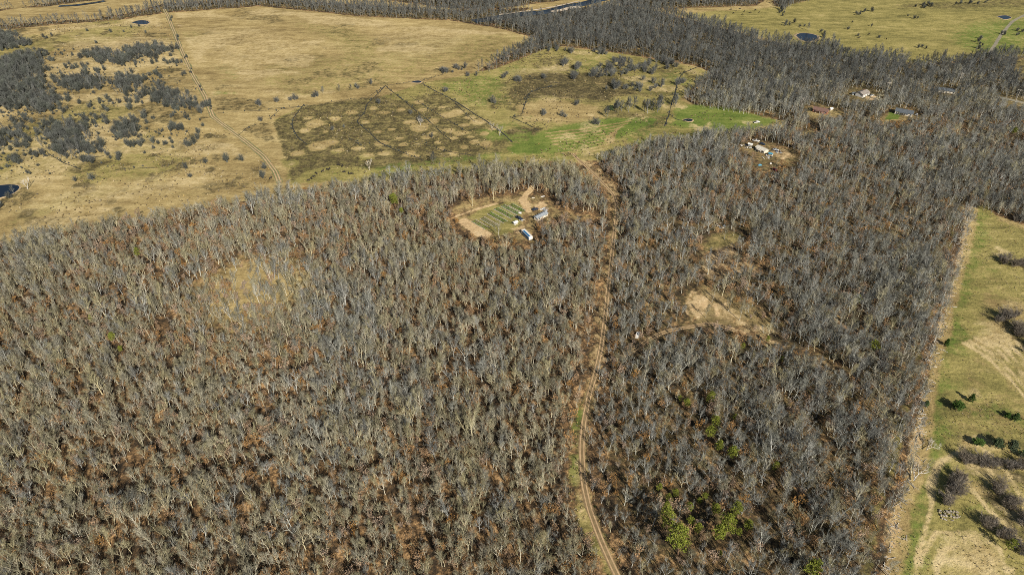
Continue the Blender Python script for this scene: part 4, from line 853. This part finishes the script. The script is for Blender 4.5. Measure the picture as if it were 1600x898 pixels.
scatter('ditch_weeds', 'low dark weeds along the ditches of the pastures', np.column_stack([ptsd, H(ptsd[:, 0], ptsd[:, 1])]), np.column_stack([np.zeros(n), np.zeros(n), rs.uniform(0, 6.28, n)]), np.stack([S]*3, -1), rs.integers(0, 4, n), [q[2] for q in SHRUBS])
sh = link('stone_heap', None, None, at(1482, 803)); tag(sh, 'heap of pale grey stones beside brown brush on right field', 'stones')
for i in range(46):
    a, r = rg.uniform(0, 6.28), rg.uniform(0, 1)**.7*3.6; s_ = rg.uniform(.2, .6)
    link('stone', ROCKS[i % 4], sh, (math.cos(a)*r*1.2, math.sin(a)*r*.8, .12+max(0, 1.1-r*.32)*rg.uniform(.3, 1)), (0, 0, rg.uniform(0, 6)), s_)

# ------------------------------------------------------------------ houses, sheds, vehicles
M['white'] = simple('white_paint', (.68, .66, .61), (.5, .48, .44), .8); M['cream'] = simple('cream_siding', (.62, .56, .45), (.5, .45, .36), .8)
M['brick'] = simple('brick_wall', (.34, .15, .10), (.24, .11, .08), 2.0); M['roofred'] = simple('brown_red_shingle', (.17, .105, .085), (.13, .075, .06), 1.2)
M['roofgrey'] = simple('grey_shingle', (.27, .235, .20), (.19, .17, .15), 1.0); M['roofdark'] = simple('dark_shingle', (.10, .115, .125), (.065, .075, .085), 1.0)
M['rooflight'] = simple('weathered_metal', (.58, .54, .45), (.44, .41, .35), .6, rough=.5); M['metal'] = simple('dull_metal', (.42, .46, .48), (.28, .31, .33), .7, rough=.45, metal=.3)
M['glass'] = simple('dark_glass', (.025, .035, .045), None, 1, rough=.15); M['blue'] = simple('blue_paint', (.045, .17, .33), (.03, .11, .23), .6, rough=.5)
M['tarp'] = simple('light_blue_tarp', (.08, .30, .42), (.06, .2, .3), 1.5, rough=.5); M['rubber'] = simple('rubber', (.02, .02, .02)); M['red'] = simple('dark_red_paint', (.20, .03, .03), None, 1, rough=.5)
M['darkpaint'] = simple('dark_blue_paint', (.03, .04, .07), None, 1, rough=.4); M['wood'] = simple('weathered_board', (.36, .30, .22), (.24, .2, .15), 1.2); M['silver'] = simple('silver_paint', (.5, .52, .53), None, 1, rough=.4)
def house(label, px, py, Ln, Wd, Hw, rise, rot, wall, roof, porch=False, chimney=True, name='house', cat='house', ribs=False, trim=None):
    p = at(px, py); t = link(name, None, None, p, (0, 0, R(rot)), .78); tag(t, label, cat)
    x, y = Ln/2, Wd/2
    v = [(-x, -y, -.4), (x, -y, -.4), (x, y, -.4), (-x, y, -.4), (-x, -y, Hw), (x, -y, Hw), (x, y, Hw), (-x, y, Hw), (-x, 0, Hw+rise), (x, 0, Hw+rise)]
    wl = link('wall', mesh('wall', v, [(0, 1, 5, 4), (2, 3, 7, 6), (1, 2, 6, 9, 5), (3, 0, 4, 8, 7), (4, 5, 9, 8), (6, 7, 8, 9)], wall), t)
    ov = .55; k = rise/y; x2, y2 = x+ov, y+ov; ze = Hw-ov*k
    up = .07; th = .16
    v = [(-x2, -y2, ze+up), (x2, -y2, ze+up), (x2, 0, Hw+rise+up), (-x2, 0, Hw+rise+up), (-x2, y2, ze+up), (x2, y2, ze+up)]; v += [(a, b, c+th) for a, b, c in v]
    f = [(6, 7, 8, 9), (9, 8, 11, 10), (1, 0, 3, 2), (2, 3, 4, 5), (0, 1, 7, 6), (5, 4, 10, 11), (0, 6, 9, 3), (3, 9, 10, 4), (1, 2, 8, 7), (2, 5, 11, 8)]
    rf = link('roof', mesh('roof', v, f, roof), t)
    rn = boxes([(-x2-.02, x2+.02, -.16, .16, Hw+rise+up+th-.08, Hw+rise+up+th+.06)]); link('ridge_cap', mesh('ridge_cap', *rn, trim or roof), rf)
    if chimney: part('chimney', [(x*.3, x*.3+.7, .5, 1.2, Hw+rise*.4, Hw+rise+.9)], M['brick'], rf)
    n = max(2, int(Ln/3.2))
    for s_ in (-1, 1):
        for i in range(n):
            cx = -x+(i+.5)*Ln/n
            if s_ < 0 and i == n//2: part('door', [(cx-.5, cx+.5, -y-.06, -y+.05, 0, 2.1)], M['wood'], t); continue
            wn = part('window', [(cx-.6, cx+.6, s_*y-.05, s_*y+.05, 1.0, 2.1)], M['glass'], t)
            part('frame', [(cx-.72, cx-.6, s_*y-.08, s_*y+.08, .9, 2.2), (cx+.6, cx+.72, s_*y-.08, s_*y+.08, .9, 2.2), (cx-.6, cx+.6, s_*y-.08, s_*y+.08, 2.1, 2.2), (cx-.6, cx+.6, s_*y-.08, s_*y+.08, .9, 1.0)], M['white'], wn)
    if porch:
        pr = part('porch_roof', [(-x*.5, x*.5, -y-2.4, -y-.55, Hw-.35, Hw-.22)], roof, t)
        for cx in (-x*.48, 0, x*.48): part('porch_post', [(cx-.08, cx+.08, -y-2.35, -y-2.2, -.2, Hw-.35)], M['white'], pr)
    return t
house('long brick house with brown-red gable roof in a wood clearing', 1282, 175, 15, 8, 2.9, 1.7, -34, M['brick'], M['roofred'], porch=True)
house('white house with grey gable roof, farthest of the clearing houses', 1347, 149, 14, 9, 3.2, 2.0, 38, M['white'], M['roofgrey'], porch=False)
house('house with dark slate-grey roof beside a bright green lawn', 1412, 178, 17, 9, 3.0, 1.9, -32, M['cream'], M['roofdark'], porch=True)
house('low dark-roofed house deepest in the right woods', 1478, 144, 17, 8, 2.8, 1.6, -24, M['cream'], M['roofdark'], chimney=False)
house('small farmhouse with pale weathered metal roof among junk', 1190, 236, 11, 6.2, 2.7, 1.3, -58, M['cream'], M['rooflight'], chimney=False, porch=True)
house('narrow grey metal-roofed mobile home at the garden clearing', 845, 340, 12, 4.2, 2.6, .7, 44, M['cream'], M['metal'], chimney=False, name='mobile_home', cat='mobile home')
house('tiny white shed at the lower corner of the garden', 805, 350, 3.2, 2.4, 2.0, .6, 40, M['white'], M['white'], chimney=False, name='shed', cat='shed')
house('small grey shed among the junk left of the farmhouse', 1172, 228, 3.6, 2.6, 2.1, .6, -30, M['metal'], M['white'], chimney=False, name='shed', cat='shed')
house('small white outbuilding near the red-roofed house', 1298, 172, 3.0, 2.4, 2.0, .6, 20, M['white'], M['white'], chimney=False, name='shed', cat='shed')
house('small dark shed left of the white house', 1333, 148, 3.6, 2.6, 2.2, .6, 10, M['metal'], M['roofdark'], chimney=False, name='shed', cat='shed')
house('blue-roofed little shed beside the farmhouse', 1204, 243, 3.4, 2.6, 2.2, .5, -40, M['cream'], M['tarp'], chimney=False, name='shed', cat='shed')
def prism(prof, w_, taper=None):
    """side profile (x,z) extruded over the width; taper gives half-width per point"""
    n = len(prof); v = [(x, -(taper[i] if taper else w_/2), z) for i, (x, z) in enumerate(prof)]+[(x, (taper[i] if taper else w_/2), z) for i, (x, z) in enumerate(prof)]
    f = [tuple(range(n)), tuple(range(2*n-1, n-1, -1))]+[(i, i+n, (i+1) % n+n, (i+1) % n) for i in range(n)]
    return v, [tuple(reversed(q)) for q in f]
WHEEL = None
def wheel_mesh():
    b = B(); pts = [np.array((0, y, 0.)) for y in (-.11, -.10, .10, .11)]; b.tube(pts, (.26, .34, .34, .26), 14); b.f.append(tuple(range(13, -1, -1))); return mesh('wheel', b.v, b.f, M['rubber'])
def wheels(t, xs_, half):
    global WHEEL
    WHEEL = WHEEL or wheel_mesh()
    for x in xs_:
        for s_ in (-1, 1): link('wheel', WHEEL, t, (x, s_*half, .34))
def vehicle(kind, label, px, py, rot, paint, scale=1):
    t = link({'pickup': 'pickup_truck', 'car': 'parked_car', 'van': 'camper_van'}[kind], None, None, at(px, py), (0, 0, R(rot)), scale); tag(t, label, {'pickup': 'truck', 'car': 'car', 'van': 'van'}[kind])
    if kind == 'pickup':
        body = [(-2.7, .5), (2.6, .5), (2.75, .8), (2.65, 1.05), (1.2, 1.15), (.0, 1.15), (-2.7, 1.1)]; cab = [(-.55, 1.12), (1.25, 1.14), (.65, 1.78), (-.4, 1.8)]
        link('body', mesh('body', *prism(body, 1.95), paint), t); link('cab', mesh('cab', *prism(cab, 1.8, [.9, .9, .72, .72]), paint), t)
        part('bed', [(-2.55, -.7, -.8, .8, 1.09, 1.14)], M['rubber'], t); link('windscreen', mesh('windscreen', *prism([(1.19, 1.22), (1.23, 1.24), (.72, 1.74), (.68, 1.72)], 1.5), M['glass']), t)
        part('side_window', [(-.3, .6, -.88, .88, 1.3, 1.66)], M['glass'], t)
    elif kind == 'car':
        body = [(-2.2, .4), (2.15, .4), (2.25, .7), (1.2, .95), (-1.5, 1.0), (-2.25, .9)]; cab = [(-1.7, .95), (1.1, .93), (.4, 1.42), (-1.2, 1.45)]
        link('body', mesh('body', *prism(body, 1.75), paint), t); link('cabin', mesh('cabin', *prism(cab, 1.6, [.8, .8, .62, .62]), M['glass']), t); part('roof', [(-1.1, .35, -.6, .6, 1.44, 1.48)], paint, t)
    else:
        body = [(-2.9, .45), (2.8, .45), (2.95, .9), (2.75, 1.25), (2.2, 1.45), (1.75, 2.45), (1.5, 2.6), (-2.8, 2.6), (-2.95, 2.4)]
        link('body', mesh('body', *prism(body, 2.1), paint), t); link('windscreen', mesh('windscreen', *prism([(2.2, 1.5), (2.24, 1.5), (1.83, 2.36), (1.79, 2.36)], 1.8), M['glass']), t)
        part('side_window', [(-1.8, -.6, -1.07, 1.07, 1.5, 2.1), (.2, 1.4, -1.07, 1.07, 1.5, 2.1)], M['glass'], t); part('roof_vent', [(-1.2, -.5, -.35, .35, 2.58, 2.76)], M['silver'], t)
    wheels(t, (-1.65, 1.75) if kind != 'car' else (-1.35, 1.4), .86 if kind != 'van' else .96); return t
vehicle('van', 'white camper van parked among bare trees beside the spur track', 996, 525, 68, M['white'], .76)
vehicle('pickup', 'white pickup truck standing on the bright green meadow', 1182, 192, 15, M['white']); vehicle('pickup', 'white pickup truck parked behind the small farmhouse', 1181, 221, -35, M['white'])
vehicle('car', 'dark blue car beside the pale-roofed farmhouse', 1191, 226, -40, M['darkpaint']); vehicle('car', 'dark car parked at the garden clearing near dirt drive', 836, 328, 30, M['darkpaint'])
vehicle('car', 'dark red car at the lower edge of the farmyard', 1210, 266, -60, M['red']); vehicle('car', 'silver car in the yard right of the farmhouse', 1212, 235, -30, M['silver'])
vehicle('pickup', 'dark pickup truck parked left of the garden shed', 811, 342, -50, M['darkpaint']); vehicle('car', 'white car near the white house drive', 1362, 150, 20, M['white']); vehicle('car', 'white car right of the dark-roofed house', 1432, 180, 60, M['white'])
# blue-sided camper trailer at the garden clearing
t = link('camper_trailer', None, None, at(823, 370), (0, 0, R(-62))); tag(t, 'long camper trailer with white end and blue side at garden clearing', 'trailer')
pf = [(-5, .55), (5, .55), (5.15, 1.2), (5, 2.7), (4.7, 2.95), (-4.7, 2.95), (-5, 2.7), (-5.1, 1.2)]; link('body', mesh('body', *prism(pf, 2.6), M['white']), t)
part('blue_panel', [(-3.2, 4.6, -1.36, -1.31, .9, 2.6)], M['blue'], t); part('blue_roof', [(-3.2, 4.4, -1.2, .1, 2.952, 2.99)], M['blue'], t)
for cx in (-2.4, 0, 2.4): part('window', [(cx-.5, cx+.5, 1.29, 1.34, 1.4, 2.2)], M['glass'], t)
part('hitch', [(5.0, 6.2, -.08, .08, .55, .7)], M['metal'], t); wheels(t, (-.5, .4), 1.2)
# tarps and junk
def sheet(name, label, px, py, a, b, mat, rot, hump=.5, cat='tarp'):
    n = 9; v, f = [], []; rg = np.random.default_rng(int(px))
    for i in range(n):
        for j in range(n): u, w_ = i/(n-1)*2-1, j/(n-1)*2-1; v.append((u*a/2, w_*b/2, .05+hump*(1-u*u)*(1-w_*w_)+rg.uniform(0, .08)))
    f = [(i*n+j, (i+1)*n+j, (i+1)*n+j+1, i*n+j+1) for i in range(n-1) for j in range(n-1)]
    o = link(name, mesh(name, v, f, mat, smooth=True), None, at(px, py), (0, 0, R(rot))); tag(o, label, cat)
    m = o.modifiers.new('solid', 'SOLIDIFY'); m.thickness = .03
sheet('tarp', 'light blue tarp on the ground below the farmhouse', 1187, 258, 3.2, 2.4, M['tarp'], 10, .8)
sheet('tarp', 'white tarp draped over goods in the farmyard', 1204, 256, 1.8, 1.5, M['white'], 30, .9); sheet('tarp', 'white sheet lying at the top of the garden clearing', 848, 307, 3.2, 1.2, M['white'], 20, .25)
sheet('tarp', 'smaller pale sheet left of the white sheet above garden', 833, 309, 2.2, 1.0, M['cream'], 5, .25); sheet('tarp', 'white sheet at the upper right of garden beds', 812, 333, 2.4, 2.0, M['white'], 5, .7)
def junk(label, px, py, n, r, seed):
    rg = np.random.default_rng(seed); t = link('junk_pile', None, None, at(px, py)); tag(t, label, 'junk')
    ms = [M['white'], M['metal'], M['wood'], M['cream'], M['darkpaint'], M['silver']]
    for i in range(n):
        a, q = rg.uniform(0, 6.28), r*math.sqrt(rg.uniform(0, 1)); s_ = rg.uniform(.3, 1.1, 3)*np.array((1, .6, .5))
        part(['crate', 'plank', 'sheet_metal'][i % 3], [(-s_[0], s_[0], -s_[1], s_[1], 0, s_[2]*(.25 if i % 3 else 1))], ms[int(rg.integers(0, 6))], t, (math.cos(a)*q, math.sin(a)*q, .02+.012*i), (0, 0, rg.uniform(0, 6)))
junk('heap of pale junk behind the mobile home', 851, 327, 14, 2.6, 1); junk('scattered junk left of the farmhouse', 1166, 229, 12, 4, 2); junk('junk heap below the farmhouse porch', 1198, 246, 12, 3.5, 3)
junk('white debris heap above the small olive clearing', 1126, 352, 10, 3.2, 4); junk('junk heap beside the garden shed', 814, 343, 8, 1.8, 5); junk('low junk pile at the right of the farmyard', 1216, 238, 8, 3, 6)
# garden beds
M['crop'] = simple('garden_green', (.10, .17, .035), (.06, .11, .025), 1.5, rnd=.2); M['soil'] = simple('garden_soil', (.22, .17, .09), (.14, .12, .05), 1.2); M['edging'] = simple('white_edging', (.46, .42, .34), (.32, .28, .21), .5)
for i, (px, py, Ln, gr) in enumerate([(765, 347, 15, 0), (777, 340, 16, 1), (788, 333, 17, 1), (798, 328, 16, 1), (808, 325, 13, 1), (751, 351, 14, 0)]):
    t = link('garden_bed', None, None, at(px, py), (0, 0, R(-47))); wd = 3.3
    tag(t, 'long garden bed with pale edging, %s from the right' % nth({4: 1, 3: 2, 2: 3, 1: 4, 0: 5, 5: 6}[i]), 'garden bed', 'garden beds in the clearing')
    part('soil', [(-Ln/2, Ln/2, -wd/2, wd/2, -.6, .16)], M['soil'], t)
    for s_ in (-1, 1): part('edging', [(-Ln/2, Ln/2, s_*(wd/2+.2)-.2, s_*(wd/2+.2)+.2, -.6, .2)], M['edging'], t)
    for j in range(4 if gr else 2):
        rgj = np.random.default_rng(i*10+j); b = B()
        for q in range(int(Ln*5)):
            c = np.array((rgj.uniform(-Ln/2+.3, Ln/2-.3), (j-1.5)*.78*(1 if gr else 2)+(.78 if not gr else 0)+rgj.normal(0, .16), .18+rgj.uniform(.05, .3))); u = unit(rgj.normal(0, 1, 3))*.2; b.quad(c, u, unit(np.cross(u, rgj.normal(0, 1, 3)))*.16)
        link('plant_row', mesh('plant_row', b.v, b.f, M['crop']), t)
# utility poles
M['pole'] = simple('grey_pole', (.42, .38, .32), (.3, .27, .22), 1)
for px, py, lab in [(1496, 133, 'tall wooden utility pole in the cut through the right woods'), (1586, 160, 'wooden utility pole beside the lane at right edge'), (1406, 102, 'wooden utility pole at the edge of the olive pasture'), (1384, 148, 'wooden utility pole right of the white house')]:
    t = link('utility_pole', None, None, at(px, py), (0, 0, R(-18))); tag(t, lab, 'pole', 'utility poles')
    b = B(); b.tube([np.array((0, 0, -.5)), np.array((0, 0, 11.5))], (.22, .15), 8); link('post', mesh('post', b.v, b.f, M['pole']), t)
    ca = part('crossarm', [(-1.9, 1.9, -.12, .02, 10.6, 10.85)], M['pole'], t)
    for x in (-1.7, -.6, .6, 1.7): part('insulator', [(x-.08, x+.08, -.13, .03, 10.86, 11.1)], M['white'], ca)
# cows: one skinned body each
def cow_mesh(graze):
    J = {'hip': (-.75, 0, 1.12, .34), 'mid': (0, 0, 1.05, .40), 'sho': (.65, 0, 1.12, .34), 'nk': (1.0, 0, 1.2 if not graze else 1.0, .20), 'hd': (1.32, 0, 1.38 if not graze else .55, .15), 'mz': (1.62, 0, 1.25 if not graze else .22, .09), 'tl': (-1.02, 0, 1.15, .06), 'te': (-1.1, 0, .55, .03),
         'ear': (1.25, .26, 1.45 if not graze else .62, .04), 'ear2': (1.25, -.26, 1.45 if not graze else .62, .04)}
    E = [('hip', 'mid'), ('mid', 'sho'), ('sho', 'nk'), ('nk', 'hd'), ('hd', 'mz'), ('hip', 'tl'), ('tl', 'te'), ('hd', 'ear'), ('hd', 'ear2')]
    for s_ in (-1, 1):
        for nm, x, pr in (('f', .6, 'sho'), ('h', -.72, 'hip')):
            J['%s1%d' % (nm, s_)] = (x, s_*.24, .72, .14); J['%s2%d' % (nm, s_)] = (x+(.05 if nm == 'f' else -.1), s_*.22, .38, .075); J['%s3%d' % (nm, s_)] = (x, s_*.22, .03, .07)
            E += [(pr, '%s1%d' % (nm, s_)), ('%s1%d' % (nm, s_), '%s2%d' % (nm, s_)), ('%s2%d' % (nm, s_), '%s3%d' % (nm, s_))]
    ks = list(J); me = bpy.data.meshes.new('cow'); me.from_pydata([J[k][:3] for k in ks], [(ks.index(a), ks.index(b)) for a, b in E], [])
    o = bpy.data.objects.new('cow_builder', me); C.objects.link(o); m = o.modifiers.new('skin', 'SKIN')
    for i, k in enumerate(ks): me.skin_vertices[0].data[i].radius = (J[k][3], J[k][3]*1.05); me.skin_vertices[0].data[i].use_root = k == 'mid'
    o.modifiers.new('sub', 'SUBSURF').levels = 1
    dg = bpy.context.evaluated_depsgraph_get(); out = bpy.data.meshes.new_from_object(o.evaluated_get(dg)); bpy.data.objects.remove(o); out.materials.clear(); out.materials.append(simple('black_hide', (.02, .018, .016), (.035, .03, .025), 1)); return out
COWS = [cow_mesh(False), cow_mesh(True)]
HERD = [(482, 283), (487, 280), (491, 277), (494, 272), (504, 269), (512, 266), (515, 265), (529, 259), (535, 261), (538, 270), (545, 272), (549, 273)]
for i, (px, py) in enumerate(sorted(HERD)):
    o = link('cow', COWS[i % 2], None, at(px, py), (0, 0, i*1.7+.5), 1.1); tag(o, 'black cow in the herd at the wood edge, %s from the left' % nth(i+1), 'cow', 'black cattle on the tan knoll')
HERD2 = [(1142, 16), (1150, 18), (1156, 15), (1163, 19), (1172, 21), (1180, 17), (1186, 20), (1160, 24), (1146, 22), (1385, 62), (1358, 55), (1342, 60)]
for i, (px, py) in enumerate(sorted(HERD2)):
    o = link('cow', COWS[(i+1) % 2], None, at(px, py), (0, 0, i*2.1+.2), 1.15); tag(o, 'black cow on the far olive top right pasture, %s from left' % nth(i+1), 'cow', 'black cattle on the far pasture')
o = link('cow', COWS[0], None, at(423, 280), (0, 0, 1), 1.1); tag(o, 'single black cow left of the herd beside the farm track end', 'cow')
